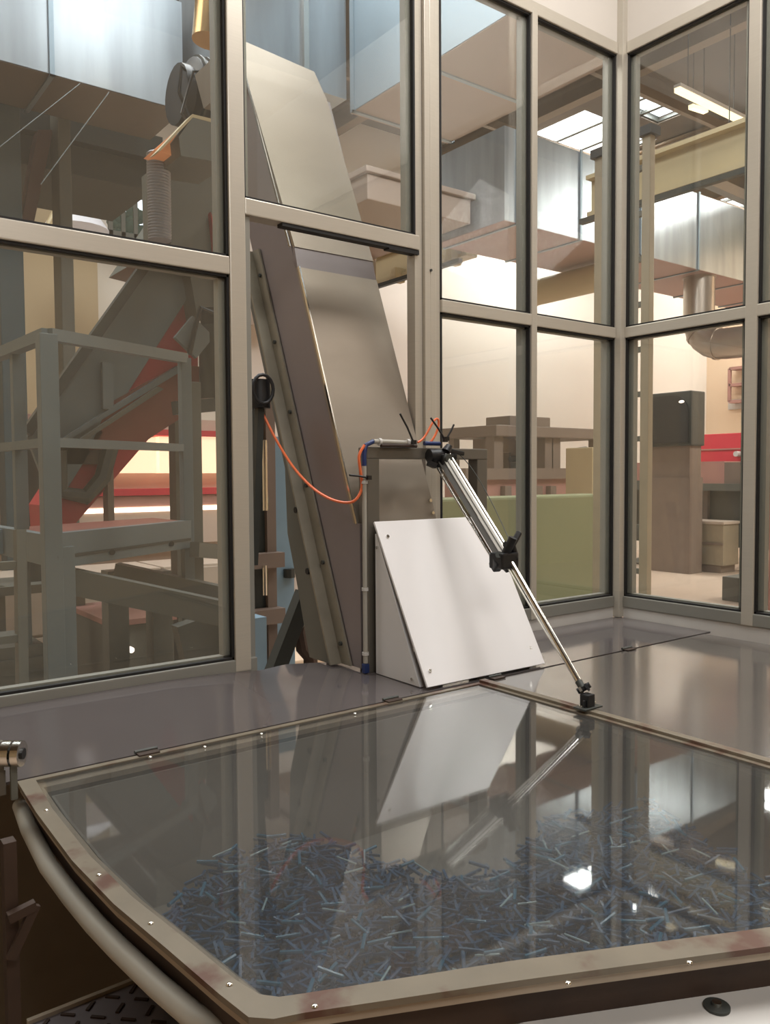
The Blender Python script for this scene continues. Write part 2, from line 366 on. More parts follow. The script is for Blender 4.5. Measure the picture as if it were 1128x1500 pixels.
# ------------------------------------------------------------------ ladder beyond glass
LX = 4.05
pA, pB = at(876, 600, X=LX), at(945, 600, X=LX)
t = thing('ladder', 'tall straight beige metal ladder standing behind the booth corner post', 'ladder', (LX, (pA.y+pB.y)/2, 0))
zA, zB = at(877, 232, X=LX).z, at(945, 200, X=LX).z
MB().box((LX-.01, pA.y-.028, 0), (LX+.035, pA.y+.028, zA)).build('side_rail', 'ladderm', t, bevel=.004)
MB().box((LX-.01, pB.y-.028, 0), (LX+.035, pB.y+.028, zB)).build('side_rail', 'ladderm', t, bevel=.004)
for p, z in ((pA, zA), (pB, zB)):
    MB().box((LX-.03, p.y-.045, z), (LX+.06, p.y+.045, z+.05)).build('end_cap', 'black', t)
z = .25
while z < zB-.1:
    MB().bar((LX+.015, pA.y, z), (LX+.015, pB.y, z), .03, .03).build('rung', 'gpaint2', t); z += .258

# ------------------------------------------------------------------ round ducts, wall fittings
def rduct(name, label, pts, r, m='hosegrey', rib=0):
    t = thing(name, label, 'pipe', Vector(pts[0]))
    P = [Vector(p) for p in pts]; Q = [P[0]]
    for i in range(1, len(P)-1):                     # rounded elbows
        a = P[i]+(P[i-1]-P[i]).normalized()*r*2.0; b = P[i]+(P[i+1]-P[i]).normalized()*r*2.0
        for k in range(7):
            s_ = k/6; Q.append(a*(1-s_)**2+P[i]*2*s_*(1-s_)+b*s_**2)
    Q.append(P[-1])
    MB().tube(Q, r, 20).build('pipe_run', m, t)
    for i in range(0, len(Q), 3):
        j = min(i+1, len(Q)-1); d = (Q[j]-Q[i] if j > i else Q[i]-Q[i-1]).normalized()
        MB().tube([Q[i]-d*.02, Q[i]+d*.02], r*1.06, 20).build('collar', m, t)
    return t
M['rd'] = mat('spiral_duct', (176, 164, 152), 0.3, 0.75, 0.06, 4)
rduct('round_duct', 'large round metal duct with elbow dropping from the long duct at far right',
      [(10, 6.3, 4.2), (10, 6.3, 3.28), (10, 4.0, 3.22), (10, 0.5, 3.22)], .2, 'rd')
rduct('round_duct', 'cream horizontal ventilation pipe on the cream wall left of the ladder', [at(780, 430, Z=4.0), at(895, 402, Z=4.0)], .17, 'crane')
rduct('round_duct', 'shiny metal pipe elbow below the crane runway beam', [(5.95, 8.3, 4.25), (5.95, 8.3, 3.45), (5.7, 8.6, 3.45)], .14, 'rd')
one('wall_fan', MB().tube([(5.2, WY-.04, 3.9), (5.2, WY-.35, 3.9)], .3, 24), 'cabinet', 'round grey vent cowl on the cream wall below the crane runway', 'vent')
one('cable_conduit', MB().bar((11.15, WY-.05, .4), (11.15, WY-.05, 4.4), .05), 'darkgrey', 'thin dark vertical conduit on the cream wall left of the ladder', 'conduit')

# ------------------------------------------------------------------ things seen through the C and D panes
# work table behind glass
TY = 5.6
a0 = at(727, 640, Y=TY); a1 = at(893, 640, Y=TY); zt_ = at(727, 622, Y=TY).z; zb_ = at(727, 634, Y=TY).z
t = thing('work_table', 'brown steel work table with four legs against the cream wall', 'table', ((a0.x+a1.x)/2, TY+.3, 0))
MB().box((a0.x, TY, zb_-.03), (a1.x, TY+.8, zt_)).build('table_top', 'brown', t, bevel=.01)
for x in (a0.x+.08, a0.x+.9, a1.x-.9, a1.x-.08):
    MB().box((x-.06, TY+.05, 0.0), (x+.06, TY+.17, zb_-.03)).build('leg', 'brown', t)
    MB().box((x-.04, TY+.65, 0.0), (x+.04, TY+.73, zb_-.03)).build('leg', 'brown', t)
MB().box((a0.x+.1, TY+.08, zb_-.45), (a1.x-.1, TY+.14, zb_-.38)).build('cross_rail', 'brown', t)
c0, c1 = at(742, 609, Y=TY+.3), at(801, 609, Y=TY+.3)
one('control_box', MB().box((c0.x, TY+.25, zt_), (c1.x, TY+.6, c0.z)), 'brown', 'grey brown box standing on the steel work table', 'box', bevel=.01)
one('hanging_box', MB().box((at(745, 640, Y=TY).x, TY+.2, at(745, 662, Y=TY+.1).z), (at(776, 640, Y=TY).x, TY+.5, zb_-.04)), 'brown', 'brown box hung beneath the steel work table top', 'box')
for i, (px, py) in enumerate([(762, 680), (804, 672), (846, 668)]):
    p = at(px, py, Y=TY+.5)
    one('bench_vise', MB().box((p.x-.09, p.y-.05, p.z-.15), (p.x+.09, p.y+.05, p.z+.02)).tube([(p.x-.15, p.y, p.z+.05), (p.x+.15, p.y, p.z+.08)], .03, 8), 'darkgrey',
        ['dark clamp under the left end of the work table', 'dark clamp under the middle of the work table', 'dark clamp right of the middle under the work table'][i], 'clamp', 'clamps under the work table')
# low rose machine bed
b0, b1 = at(714, 690, Y=TY-.3), at(896, 690, Y=TY-.3)
t = thing('machine_bed', 'low rose coloured machine bed in front of the work table', 'machine', (b0.x+1, TY-.2, 0))
MB().box((b0.x-.3, TY-.3, 0), (b1.x-.1, TY-.06, at(760, 700, Y=TY-.3).z)).build('body', 'pinkish', t, bevel=.01)
MB().box((b0.x-.3, TY-.34, at(760, 702, Y=TY-.3).z), (b1.x-.1, TY-.05, at(760, 686, Y=TY-.3).z)).build('top_rail', 'brown', t)
for px in (746, 792, 812):
    p = at(px, 715, Y=TY-.36); MB().box((p.x-.05, TY-.36, p.z-.15), (p.x+.03, TY-.3, p.z+.02)).build('bracket', 'brown', t)
# green panel
GY = 3.6
g0, g1 = at(690, 730, Y=GY), at(899, 728, Y=GY)
t = thing('green_cabinet', 'large sage green machine housing directly behind the glazing', 'machine housing', ((g0.x+g1.x)/2, GY+.4, 0))
MB().box((g0.x-.5, GY, .05), (g1.x, GY+.28, g0.z)).build('body', 'green', t, bevel=.015)
MB().box((g0.x-.5, GY-.005, .0), (g1.x, GY+.28, .05)).build('plinth', 'darkgrey', t)
one('yellow_locker', MB().box((at(868, 655, Y=4.6).x, 4.6, 0), (at(897, 655, Y=4.6).x, 4.9, at(868, 655, Y=4.6).z)), 'crane', 'mustard cabinet at the right end of the green housing', 'cabinet', bevel=.01)

# monitor-like cabinet with dark face on stand
KX = 11.5
k0, k1, k2 = at(945, 578, X=KX), at(1013, 572, X=KX), at(945, 655, X=KX)
t = thing('kiln_cabinet', 'dark box shaped cabinet with rounded black front door right of the ladder', 'cabinet', (KX+.3, (k0.y+k1.y)/2, 0))
kz1, kz0, ky0, ky1 = k0.z, k2.z, k1.y, k0.y
MB().box((KX, ky0, kz0), (KX+.38, ky1, kz1)).build('body', 'darkgrey', t, bevel=.02)
poly = [(KX-.03, ky0+.04, kz0+.05), (KX-.03, ky1-.03, kz0+.05), (KX-.03, ky1-.03, kz1-.06)]
for k in range(8):
    a = math.pi/2*k/7; poly.append((KX-.03, ky0+.04+.28*(1-math.sin(a)), kz1-.06-.28*(1-math.cos(a))))
MB().prism(poly, (.04, 0, 0)).build('door', 'black', t)
MB().ball((KX-.05, ky0+.14, kz1-.17), .035, 8, (.3, 1.4, .6)).build('door_lamp', 'glow2', t)
MB().box((KX+.05, ky0+.05, kz0-.5), (KX+.36, ky1-.05, kz0)).build('stand', 'brown', t)
MB().box((KX+.02, ky0+.02, 0), (KX+.37, ky1-.02, kz0-.5)).build('base_cabinet', 'brown', t)

# red and brown machines at far right
RX = 14.0
def yz(px, py, x): p = at(px, py, X=x); return p.y, p.z
ra, rb = yz(1018, 637, RX), yz(1180, 632, RX)
t = thing('red_machine', 'long machine with bright red band across the far end', 'machine', (RX, rb[0], 0))
zr = yz(1060, 677, RX)[1]
MB().box((RX, rb[0]-.6, zr), (RX+.5, ra[0], ra[1])).build('red_band', 'redbright', t, bevel=.01)
MB().box((RX+.05, rb[0]-.6, 0.6), (RX+.5, ra[0]+.4, zr)).build('body', 'brown', t)
MB().box((RX-.02, rb[0]-.6, yz(1060, 658, RX)[1]-.012), (RX, ra[0], yz(1060, 658, RX)[1]+.012)).build('trim_strip', 'pinkish', t)
MB().tube([(RX-.12, yz(1083, 665, RX)[0], yz(1083, 665, RX)[1]), (RX, yz(1083, 665, RX)[0], yz(1083, 665, RX)[1])], .05, 12).build('spot_lamp', 'sill', t)
BX = 12.6
ba, bb, bc = yz(900, 680, BX), yz(1180, 678, BX), yz(1000, 708, BX)
t = thing('conveyor_bench', 'low dark brown conveyor bench below the red machine', 'conveyor', (BX, bb[0], 0))
MB().box((BX, bb[0]-.4, bc[1]), (BX+.55, ba[0]-2.2, ba[1])).build('side_panel', 'brown', t)
MB().box((BX, ba[0]-2.2, bc[1]-.02), (BX+.55, ba[0], ba[1]+.02)).build('end_panel', 'pinkish', t)
MB().box((BX-.05, bb[0]-.4, bc[1]-.12), (BX+.6, ba[0], bc[1])).build('lower_tray', 'gpaint2', t)
for k in range(6):
    y = ba[0]-.3-k*.75; MB().box((BX+.1, y-.04, 0), (BX+.18, y+.04, bc[1]-.1)).build('leg', 'brown', t)
MB().box((BX+.2, bb[0]-.4, .35), (BX+.5, ba[0], bc[1]-.12)).build('lower_panel', 'gpaint2', t)
s0, s1 = yz(984, 762, 12.0), yz(1060, 770, 12.0)
t = thing('storage_crate', 'pale yellowish crate on the hall floor under the conveyor bench', 'crate', (12.2, (s0[0]+s1[0])/2, 0))
sz = max(s0[1], .45)
MB().box((12.0, s1[0], 0.12), (12.45, s0[0], sz)).build('body', 'ladderm', t, bevel=.01)
MB().box((11.97, s1[0]-.02, sz-.03), (12.48, s0[0]+.02, sz+.01)).build('rim', 'cabinet', t)
MB().box((11.98, s1[0], sz*.55), (12.0, s0[0], sz*.6)).build('strap', 'brown', t)
MB().box((12.02, s1[0]+.05, 0), (12.43, s0[0]-.05, .12)).build('base', 'brown', t)
q0, q1 = yz(1058, 830, 9.5), yz(1130, 845, 9.5)
one('floor_box', MB().box((9.5, q1[0]-.4, 0), (9.9, q0[0], .3)), 'gpaint2', 'grey block on the floor at the right edge behind the glass', 'box', bevel=.01)
p = at(965, 826, Z=0.02)
mb = MB()
for k in range(3): mb.tube([(p.x+.25*math.cos(a)+k*.03, p.y+.45*math.sin(a), .03+.02*k) for a in [i*math.pi/9 for i in range(19)]], .025, 8)
one('coiled_cable', mb, 'gpaint2', 'grey cable coil lying on the hall floor right of the ladder', 'cable')
# wall shelf with windows at far right
wa, wb = yz(1068, 540, WX-.3), yz(1112, 585, WX-.3)
t = thing('wall_rack', 'small orange framed wall rack on the peach wall', 'rack', (WX-.2, wb[0], wb[1]))
for k in range(3): MB().box((WX-.3, wb[0], wb[1]+(wa[1]-wb[1])*k/2-.03), (WX-.02, wa[0], wb[1]+(wa[1]-wb[1])*k/2+.03)).build('shelf', 'pinkish', t)
for k in range(3):
    y = wb[0]+(wa[0]-wb[0])*k/2; MB().box((WX-.3, y-.03, wb[1]), (WX-.24, y+.03, wa[1])).build('upright', 'pinkish', t)
one('wall_notice', MB().box((WX-.04, yz(1100, 595, WX)[0], yz(1100, 598, WX)[1]), (WX-.01, yz(1068, 590, WX)[0], yz(1068, 586, WX)[1])), 'sill', 'pale strip on the peach wall beneath the small rack', 'notice')
p = at(1128, 640, X=8.6)
t = thing('white_hopper', 'white sloping hopper with red stripe at the right edge', 'hopper', (8.6, p.y, 0))
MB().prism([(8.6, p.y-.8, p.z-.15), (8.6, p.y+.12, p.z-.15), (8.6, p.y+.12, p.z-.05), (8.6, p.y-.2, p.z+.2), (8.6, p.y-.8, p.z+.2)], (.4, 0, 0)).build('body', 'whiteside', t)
MB().box((8.58, p.y-.8, p.z-.12), (8.6, p.y+.12, p.z-.07)).build('red_stripe', 'redbright', t)
MB().box((8.65, p.y-.7, 0), (8.95, p.y+.02, p.z-.15)).build('stand', 'pinkish', t)

# ------------------------------------------------------------------ things seen through the A panes
# hall columns on the beige wall
for (px0, px1, Yc, l, m_) in [(90, 109, 6.26, 'slim dark steel column before the beige wall', 'gpaint2'), (0, 36, 6.26, 'broad teal grey column at the far left', 'teal')]:
    x0_, x1_ = at(px0, 420, Y=Yc).x, at(px1, 420, Y=Yc).x
    one('hall_column', MB().box((x0_, Yc, 0), (x1_, Yc+.2, 4.36)), m_, l, 'column', bevel=.01)
# dark mezzanine underside beneath duct
t = thing('mezzanine_deck', 'dark mezzanine deck seen beneath the bright duct at upper left', 'mezzanine', (0, 7.5, 3.2))
zq = at(0, 160, Y=6.6).z
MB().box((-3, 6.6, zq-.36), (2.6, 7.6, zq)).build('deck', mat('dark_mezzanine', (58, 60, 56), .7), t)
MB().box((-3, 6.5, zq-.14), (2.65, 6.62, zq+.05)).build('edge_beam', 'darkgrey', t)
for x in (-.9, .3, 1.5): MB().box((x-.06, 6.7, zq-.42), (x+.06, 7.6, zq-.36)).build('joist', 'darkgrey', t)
M['rustcol'] = mat('red_brown_column', (96, 66, 56), .6, 0, .1)
one('hall_column', MB().prism([at(30, 335, Y=6.4), at(48, 335, Y=6.4), at(78, 190, Y=6.4), at(56, 190, Y=6.4)], (0, .15, 0)), 'rustcol', 'leaning red brown brace under the dark mezzanine', 'brace')
# bright window with foliage on wall
wl = WY-.62
p0, p1 = at(158, 281, Y=wl), at(214, 352, Y=wl)
t = thing('window_1', 'bright hall window with foliage outside, behind the conveyor', 'window', ((p0.x+p1.x)/2, wl, p1.z), kind='structure')
MB().box((p0.x, wl, p1.z), (p1.x, wl+.02, p0.z)).build('bright_pane', 'leafwin', t)
mb = MB()
for k in range(26):
    x = random.uniform(p0.x, p1.x); z = p1.z+(p0.z-p1.z)*random.random()*.62
    mb.ball((x, wl-.03, z), random.uniform(.04, .11), 4, (1, .3, .8))
mb.build('foliage', 'leaf', t)
mb = MB()
for k in range(4):
    x = p0.x+(p1.x-p0.x)*k/3; mb.box((x-.025, wl-.08, p1.z-.03), (x+.025, wl-.04, p0.z+.03))
for k in range(2):
    z = p1.z+(p0.z-p1.z)*k; mb.box((p0.x-.03, wl-.08, z-.03), (p1.x+.03, wl-.04, z+.03))
mb.build('window_frame', 'gpaint2', t)
# wide pendant lamp
pp = at(112, 322, Y=8.7)
t = thing('pendant_lamp', 'wide pale pendant lamp under the dark mezzanine', 'lamp', pp)
MB().tube([pp+Vector((0, 0, -.1)), pp+Vector((0, 0, .0)), pp+Vector((0, 0, .12))], .3, 20, radii=[.32, .25, .08]).build('shade', mat('pendant_shade', (214, 212, 216), .5, emit=(220, 216, 222), estr=.25), t)
MB().tube([pp+Vector((0, 0, .1)), (pp.x, pp.y, CZ)], .015, 6).build('cord', 'black', t)
MB().tube([at(70, 332, Y=8.5), at(85, 300, Y=8.5), at(160, 285, Y=8.5)], .03, 8).build('feed_pipe', 'crane', t)

# inclined conveyor
CY = 4.4
def q(px, py, Y=CY): return at(px, py, Y=Y)
t = thing('inclined_conveyor', 'grey inclined conveyor with red sides climbing towards the tall conveyor', 'conveyor', q(150, 620)+Vector((0, .3, -1.0)))
MB().prism([q(40, 640), q(80, 745), q(285, 420), q(290, 385), q(215, 385)], (0, .04, 0)).build('side_plate', 'gpaint', t)
MB().bar(q(36, 635)-Vector((0, .03, 0)), q(214, 384)-Vector((0, .03, 0)), .06, .05).build('edge_flange', 'darkgrey', t)
MB().prism([q(78, 742, CY+.05), q(82, 800, CY+.05), q(290, 560, CY+.05), q(290, 410, CY+.05)], (0, .5, 0)).build('red_side', 'red', t)
MB().prism([q(80, 650, CY-.05), q(88, 652, CY-.05), q(272, 540, CY-.05), q(262, 535, CY-.05)], (0, .05, 0)).build('lower_rail', 'gpaint', t)
MB().prism([q(100, 655, CY-.08), q(110, 655, CY-.08), q(240, 570, CY-.08), q(232, 566, CY-.08)], (0, .04, 0)).build('lower_rail', 'gpaint2', t)
MB().prism([q(160, 590, CY), q(130, 660, CY), q(200, 655, CY), q(345, 560, CY), q(345, 540, CY), q(262, 535, CY)], (0, .6, 0)).build('belly_pan', 'redbrown', t)
MB().box(q(150, 530, CY-.05), q(164, 600, CY-.02)).build('bracket', 'gpaint', t)
# head chute of the conveyor
MB().prism([q(205, 380, CY-.1), q(300, 240, CY-.1), q(330, 330, CY-.1), q(322, 460, CY-.1), q(290, 470, CY-.1), q(278, 400, CY-.1)], (0, .5, 0)).build('head_chute', 'gpaint2', t)
MB().prism([q(309, 310, CY-.14), q(330, 395, CY-.14), q(345, 470, CY-.14), q(326, 470, CY-.14), q(318, 400, CY-.14)], (0, .04, 0)).build('red_fin', 'red', t)
for pa, pb in (((88, 800), (88, 1000)), ((262, 560), (262, 900))):
    A = q(*pa, CY+.3); MB().box((A.x-.05, CY+.25, 0), (A.x+.05, CY+.35, A.z)).build('leg', 'gpaint2', t)
# small drive motor with handwheel at the head
A = q(318, 500, CY-.2)
t = thing('drive_motor', 'dark drive motor hanging at the head of the inclined conveyor', 'motor', A)
MB().tube([A+Vector((0, 0, -.32)), A+Vector((0, 0, .08))], .1, 16).build('body', 'darkgrey', t)
MB().tube([A+Vector((-.02, 0, .08)), A+Vector((-.02, 0, .17))], .07, 16).build('cap', 'black', t)
MB().bar(A+Vector((-.1, -.05, -.05)), A+Vector((-.22, -.05, .05)), .03, .16).build('mounting_plate', 'gpaint', t)
MB().tube([A+Vector((-.02, -.1, .12)), A+Vector((-.14, -.1, .15)), A+Vector((-.18, -.1, .02)), A+Vector((-.2, -.08, -.1))], .014, 8).build('cable', 'black', t)
MB().box(A+Vector((-.05, -.11, -.3)), A+Vector((-.01, -.10, -.24))).build('yellow_sticker', mat('amber_sticker', (190, 120, 40), .5), t)
MB().bar(q(255, 598, CY-.3), q(350, 590, CY-.3), .06, .07).build('mounting_arm', 'darkgrey', t)

# platform with guard rail
def r_(px, py, k): return at(px, py, Y=3.2+.5*k)
t = thing('access_platform', 'blue grey steel platform with guard rail in front of the inclined conveyor', 'platform', (r_(75, 800, 0).x, 3.3, 0))
def post(px, top, w, name='guard_post', k=0, m='gpaint', bot=0):
    A = r_(px, top, k); MB().box((A.x-w/2, A.y-w/2, bot), (A.x+w/2, A.y+w/2, A.z)).build(name, m, t, bevel=.003)
    return A
post(68, 490, .065); post(88, 800, .085, 'leg', .05)
post(270, 525, .05, k=1); post(284, 560, .05, 'leg', 1.1, 'gpaint2')
post(25, 515, .05, k=.9)
P1, P2, P3 = r_(70, 490, 0), r_(270, 525, 1), r_(0, 522, 1.1)
MB().bar(P1, P2, .045).build('top_rail', 'gpaint', t)
P3 = Vector((P1.x-.05, P1.y+.95, P1.z)); MB().bar(P1, P3, .045).build('top_rail', 'gpaint', t)
MB().bar(r_(75, 648, 0), r_(268, 656, 1), .035).build('middle_rail', 'gpaint', t)
A, B = r_(75, 648, 0), 0; MB().bar(A, A+Vector((-.05, .95, 0)), .035).build('middle_rail', 'gpaint', t)
D0, D1 = r_(80, 800, 0), r_(275, 787, 1)
h = r_(80, 775, 0).z-r_(80, 826, 0).z
D0.z = D1.z = (D0.z+D1.z)/2
MB().bar(D0, D1, .05, h).build('deck_beam', 'gpaint', t)
MB().bar(D0-Vector((0, .03, h*.18)), D1-Vector((0, .03, h*.18)), .008, .012).build('beam_groove', 'darkgrey', t)
for s_ in (.35, .82):
    c = D0.lerp(D1, s_)-Vector((0, .03, h*.25)); MB().tube([c, c-Vector((0, .012, 0))], .012, 8).build('bolt', 'black', t)
MB().bar(D0+Vector((-.1, .6, 0)), D1+Vector((0, .45, 0)), .05, h*.8).build('deck_beam', 'blue', t)
MB().bar(D0, D0+Vector((-.05, 1.0, 0)), .05, h*.9).build('deck_beam', 'gpaint', t)
MB().prism([D0+Vector((0, .02, h*.3)), D1+Vector((0, .02, h*.3)), D1+Vector((0, .45, h*.3)), D0+Vector((0, .6, h*.3))], (0, 0, .02)).build('deck_grating', 'redbrown', t)
# lower beams
def beam(a, b, ya, yb, w, hh, label, m='gpaint2'):
    one('lower_beam', MB().bar(at(*a, Y=ya), at(*b, Y=yb), w, hh), m, label, 'beam', 'steel beams below the platform')
beam((100, 850), (360, 905), 3.3, 3.0, .06, .10, 'front sloping grey beam under the platform')
beam((170, 838), (360, 880), 3.9, 3.5, .06, .09, 'rear sloping grey beam under the platform')
beam((285, 805), (360, 812), 3.6, 3.9, .05, .07, 'short level grey beam right of the platform')
beam((290, 905), (306, 975), 3.3, 3.3, .22, .07, 'broad grey stub beam behind the platform leg')
for i, (px, yy) in enumerate([(168, 4.0), (232, 4.0)]):
    A = at(px, 850, Y=yy); one('steel_stanchion', MB().box((A.x-.05, yy-.05, 0), (A.x+.05, yy+.05, A.z+.05)), 'gpaint2', ['slim grey stanchion under the platform, left one', 'slim grey stanchion under the platform, right one'][i], 'stanchion', 'stanchions under the platform')
# cabinet with reddish top
A, B = at(160, 918, Y=4.4), at(240, 918, Y=4.4)
t = thing('electrical_cabinet', 'dark grey low cabinet with reddish top and a small lit lamp', 'cabinet', ((A.x+B.x)/2, 4.6, 0))
MB().box((A.x, 4.4, 0), (B.x+.06, 5.1, A.z)).build('body', 'gpaint2', t, bevel=.01)
MB().box((A.x-.01, 4.38, A.z), (B.x+.07, 5.12, A.z+.03)).build('top', 'pinkish', t)
C_ = at(190, 951, Y=4.37); MB().tube([C_, C_+Vector((0, -.03, 0))], .016, 12).build('indicator_lamp', 'glow2', t)
# white floor cabinets
xA = at(62, 900, Y=5.6).x
labs = ['pale beige floor cabinet at the far left', 'pale beige floor cabinet second from the left', 'pale beige floor cabinet third from the left', 'pale beige floor cabinet behind the reddish topped cabinet']
for i in range(4):
    x0_ = at(-40, 900, Y=5.6).x+i*.62
    t = thing('floor_cabinet', labs[i], 'cabinet', (x0_+.3, 5.9, 0), 'floor cabinets behind the platform')
    MB().box((x0_, 5.6, .06), (x0_+.6, 6.1, .95)).build('body', 'cabinet', t, bevel=.006)
    MB().box((x0_+.01, 5.58, .08), (x0_+.59, 5.6, .55)).build('door', 'cabinet', t, bevel=.004)
    MB().box((x0_+.01, 5.58, .57), (x0_+.59, 5.6, .93)).build('drawer', 'cabinet', t, bevel=.004)
    MB().box((x0_, 5.62, 0), (x0_+.6, 6.1, .06)).build('plinth', 'darkgrey', t)
A = at(48, 850, Y=5.25)
one('gas_cylinder', MB().tube([(A.x, 5.25, A.z), (A.x, 5.25, A.z+.1), (A.x, 5.25, A.z+.8)], .085, 16), 'darkgrey', 'dark grey drum behind the platform post at far left', 'drum')
one('drum_table', MB().box((A.x-.3, 5.02, A.z-.05), (A.x+.3, 5.5, A.z)).box((A.x-.25, 5.05, 0), (A.x-.2, 5.1, A.z)).box((A.x+.2, 5.05, 0), (A.x+.25, 5.1, A.z)), 'gpaint2', 'small stand carrying the dark drum at far left', 'stand')
# small ladder lower left
A, B = at(30, 820, Y=2.9), at(0, 820, Y=2.9)
t = thing('ladder', 'short grey ladder at the lower left behind the glass', 'ladder', (A.x-.15, 2.9, 0))
for dx in (0, -.34): MB().bar((A.x+dx, 2.9, A.z+.1), (A.x+dx-.06, 2.7, 0), .03, .05).build('side_rail', 'gpaint2', t)
for k in range(6):
    s_ = k/6+.08; MB().bar((A.x-.06*s_, 2.9-.2*s_, (A.z+.1)*(1-s_)), (A.x-.34-.06*s_, 2.9-.2*s_, (A.z+.1)*(1-s_)), .03, .025).build('rung', 'gpaint2', t)
A = at(20, 970, Y=3.6)
one('grey_crate', MB().box((A.x-.3, 3.6, 0), (A.x+.12, 4.0, at(20, 948, Y=3.6).z)).box((A.x-.31, 3.59, at(20, 975, Y=3.6).z), (A.x+.13, 4.01, at(20, 966, Y=3.6).z)), 'gpaint2', 'grey crate behind the short ladder at lower left', 'crate')

# illuminated machine with red stripes
MY = 6.6
def qq(px, py, Y=MY): return at(px, py, Y=Y)
def rect(px0, py0, px1, py1, y0, y1):
    a, b = qq(px0, (py0+py1)/2, y0), qq(px1, (py0+py1)/2, y0)
    return (a.x, y0, qq((px0+px1)/2, py1, y0).z), (b.x, y1, qq((px0+px1)/2, py0, y0).z)
t = thing('lit_machine', 'long white machine with red stripes and glowing windows behind the platform', 'machine', qq(250, 800)*1)
lo = qq(90, 800); hi = qq(400, 800)
MB().box((lo.x-1.2, MY+.12, 0), (hi.x, MY+1.3, qq(250, 612).z)).build('body', 'machine', t)
MB().box(*rect(0, 628, 400, 637, MY-.02, MY+.12)).build('red_stripe', 'redbright', t)
for a_, b_ in ((170, 229), (234, 288), (292, 352)):
    MB().box(*rect(a_, 640, b_, 693, MY, MY+.11)).build('lit_window', 'glow', t)
MB().box(*rect(0, 716, 400, 726, MY-.02, MY+.12)).build('red_stripe', 'redbright', t)
MB().box(*rect(0, 727, 400, 742, MY, MY+.12)).build('grey_band', 'pinkish', t)
MB().box(*rect(120, 743, 352, 749, MY-.02, MY+.1)).build('light_strip', 'glow2', t)
MB().box(*rect(0, 750, 400, 800, MY, MY+.12)).build('lower_panel', 'machine', t)
for px in (20, 140):
    MB().box(*rect(px-20, 640, px+14, 665, MY, MY+.11)).build('lit_window', 'glow', t)
# dark trolley/hopper under the conveyor
t = thing('hanging_cradle', 'dark curved cradle bracket hanging beneath the inclined conveyor', 'bracket', q(120, 720))
MB().tube([q(85, 660), q(88, 720), q(125, 728), q(150, 700), q(162, 655)], .045, 8).build('curved_arm', 'darkgrey', t)
MB().box(q(84, 652), q(165, 680)+Vector((0, .3, 0))).build('top_box', 'rimdark', t)
MB().box(q(157, 680), q(168, 770)+Vector((0, .08, 0))).build('strut', 'brown', t)

# blue columns and bracket through the open bay
A0_, A1_ = at(403, 700, Y=3.1), at(438, 700, Y=3.1)
t = thing('blue_column', 'pale blue grey steel column seen through the open bay', 'column', ((A0_.x+A1_.x)/2, 3.15, 0))
MB().box((A0_.x, 3.1, 0), (A1_.x-.03, 3.3, at(420, 640, Y=3.1).z)).build('column', 'blue', t)
MB().tube([(A1_.x-.06, 3.09, at(430, 832, Y=3.1).z), (A1_.x-.06, 3.09, at(430, 845, Y=3.1).z)], .025, 10).build('shackle', 'darkgrey', t)
A = at(375, 955, Y=2.7); B = at(391, 955, Y=2.7)
one('blue_column', MB().box((A.x-.02, 2.7, 0), (B.x, 2.85, at(380, 905, Y=2.7).z)), 'blue', 'short pale blue block right of the left glazing post', 'block')
A = at(380, 640, Y=2.95); B = at(403, 640, Y=2.95)
t = thing('steel_stanchion', 'brown steel stanchion just right of the left glazing post', 'stanchion', ((A.x+B.x)/2, 3.0, 0))
MB().box((A.x+.03, 2.95, 0), (B.x, 3.05, at(390, 560, Y=2.95).z)).build('column', 'brown', t)
MB().box((A.x-.06, 2.97, 0), (A.x+.03, 3.05, at(390, 590, Y=2.95).z)).build('dark_channel', 'darkgrey', t)
for py in (822, 905):
    c = at(388, py, Y=2.9); MB().box((A.x-.08, 2.9, c.z-.03), (B.x+.01, 2.96, c.z+.03)).build('cross_rail', 'brown', t)
C_ = at(388, 700, Y=2.9); MB().tube([(C_.x, 2.9, C_.z+.15), (C_.x, 2.9, C_.z-.13)], .012, 10).build('rod', 'chrome', t)
C_ = at(388, 850, Y=2.9); MB().tube([(C_.x, 2.9, C_.z+.06), (C_.x, 2.9, C_.z-.06)], .01, 10).build('rod', 'chrome', t)
# valve with coiled hose
A = at(380, 572, X=1.12)
t = thing('air_regulator', 'dark air regulator with coiled hose feeding the orange hose', 'regulator', A)
MB().tube([A+Vector((0, 0, -.05)), A+Vector((0, 0, .03))], .03, 14).build('body', 'black', t)
MB().tube([A+Vector((-.01, -.02, 0))+Vector((.032*math.cos(a), -.02, .04*math.sin(a))) for a in [i*math.pi/8 for i in range(17)]], .005, 8).build('hose_loop', 'black', t)
MB().bar(A+Vector((0, 0, -.05)), A+Vector((.0, 0.05, -.5)), .02, .02).build('support_rod', 'darkgrey', t)
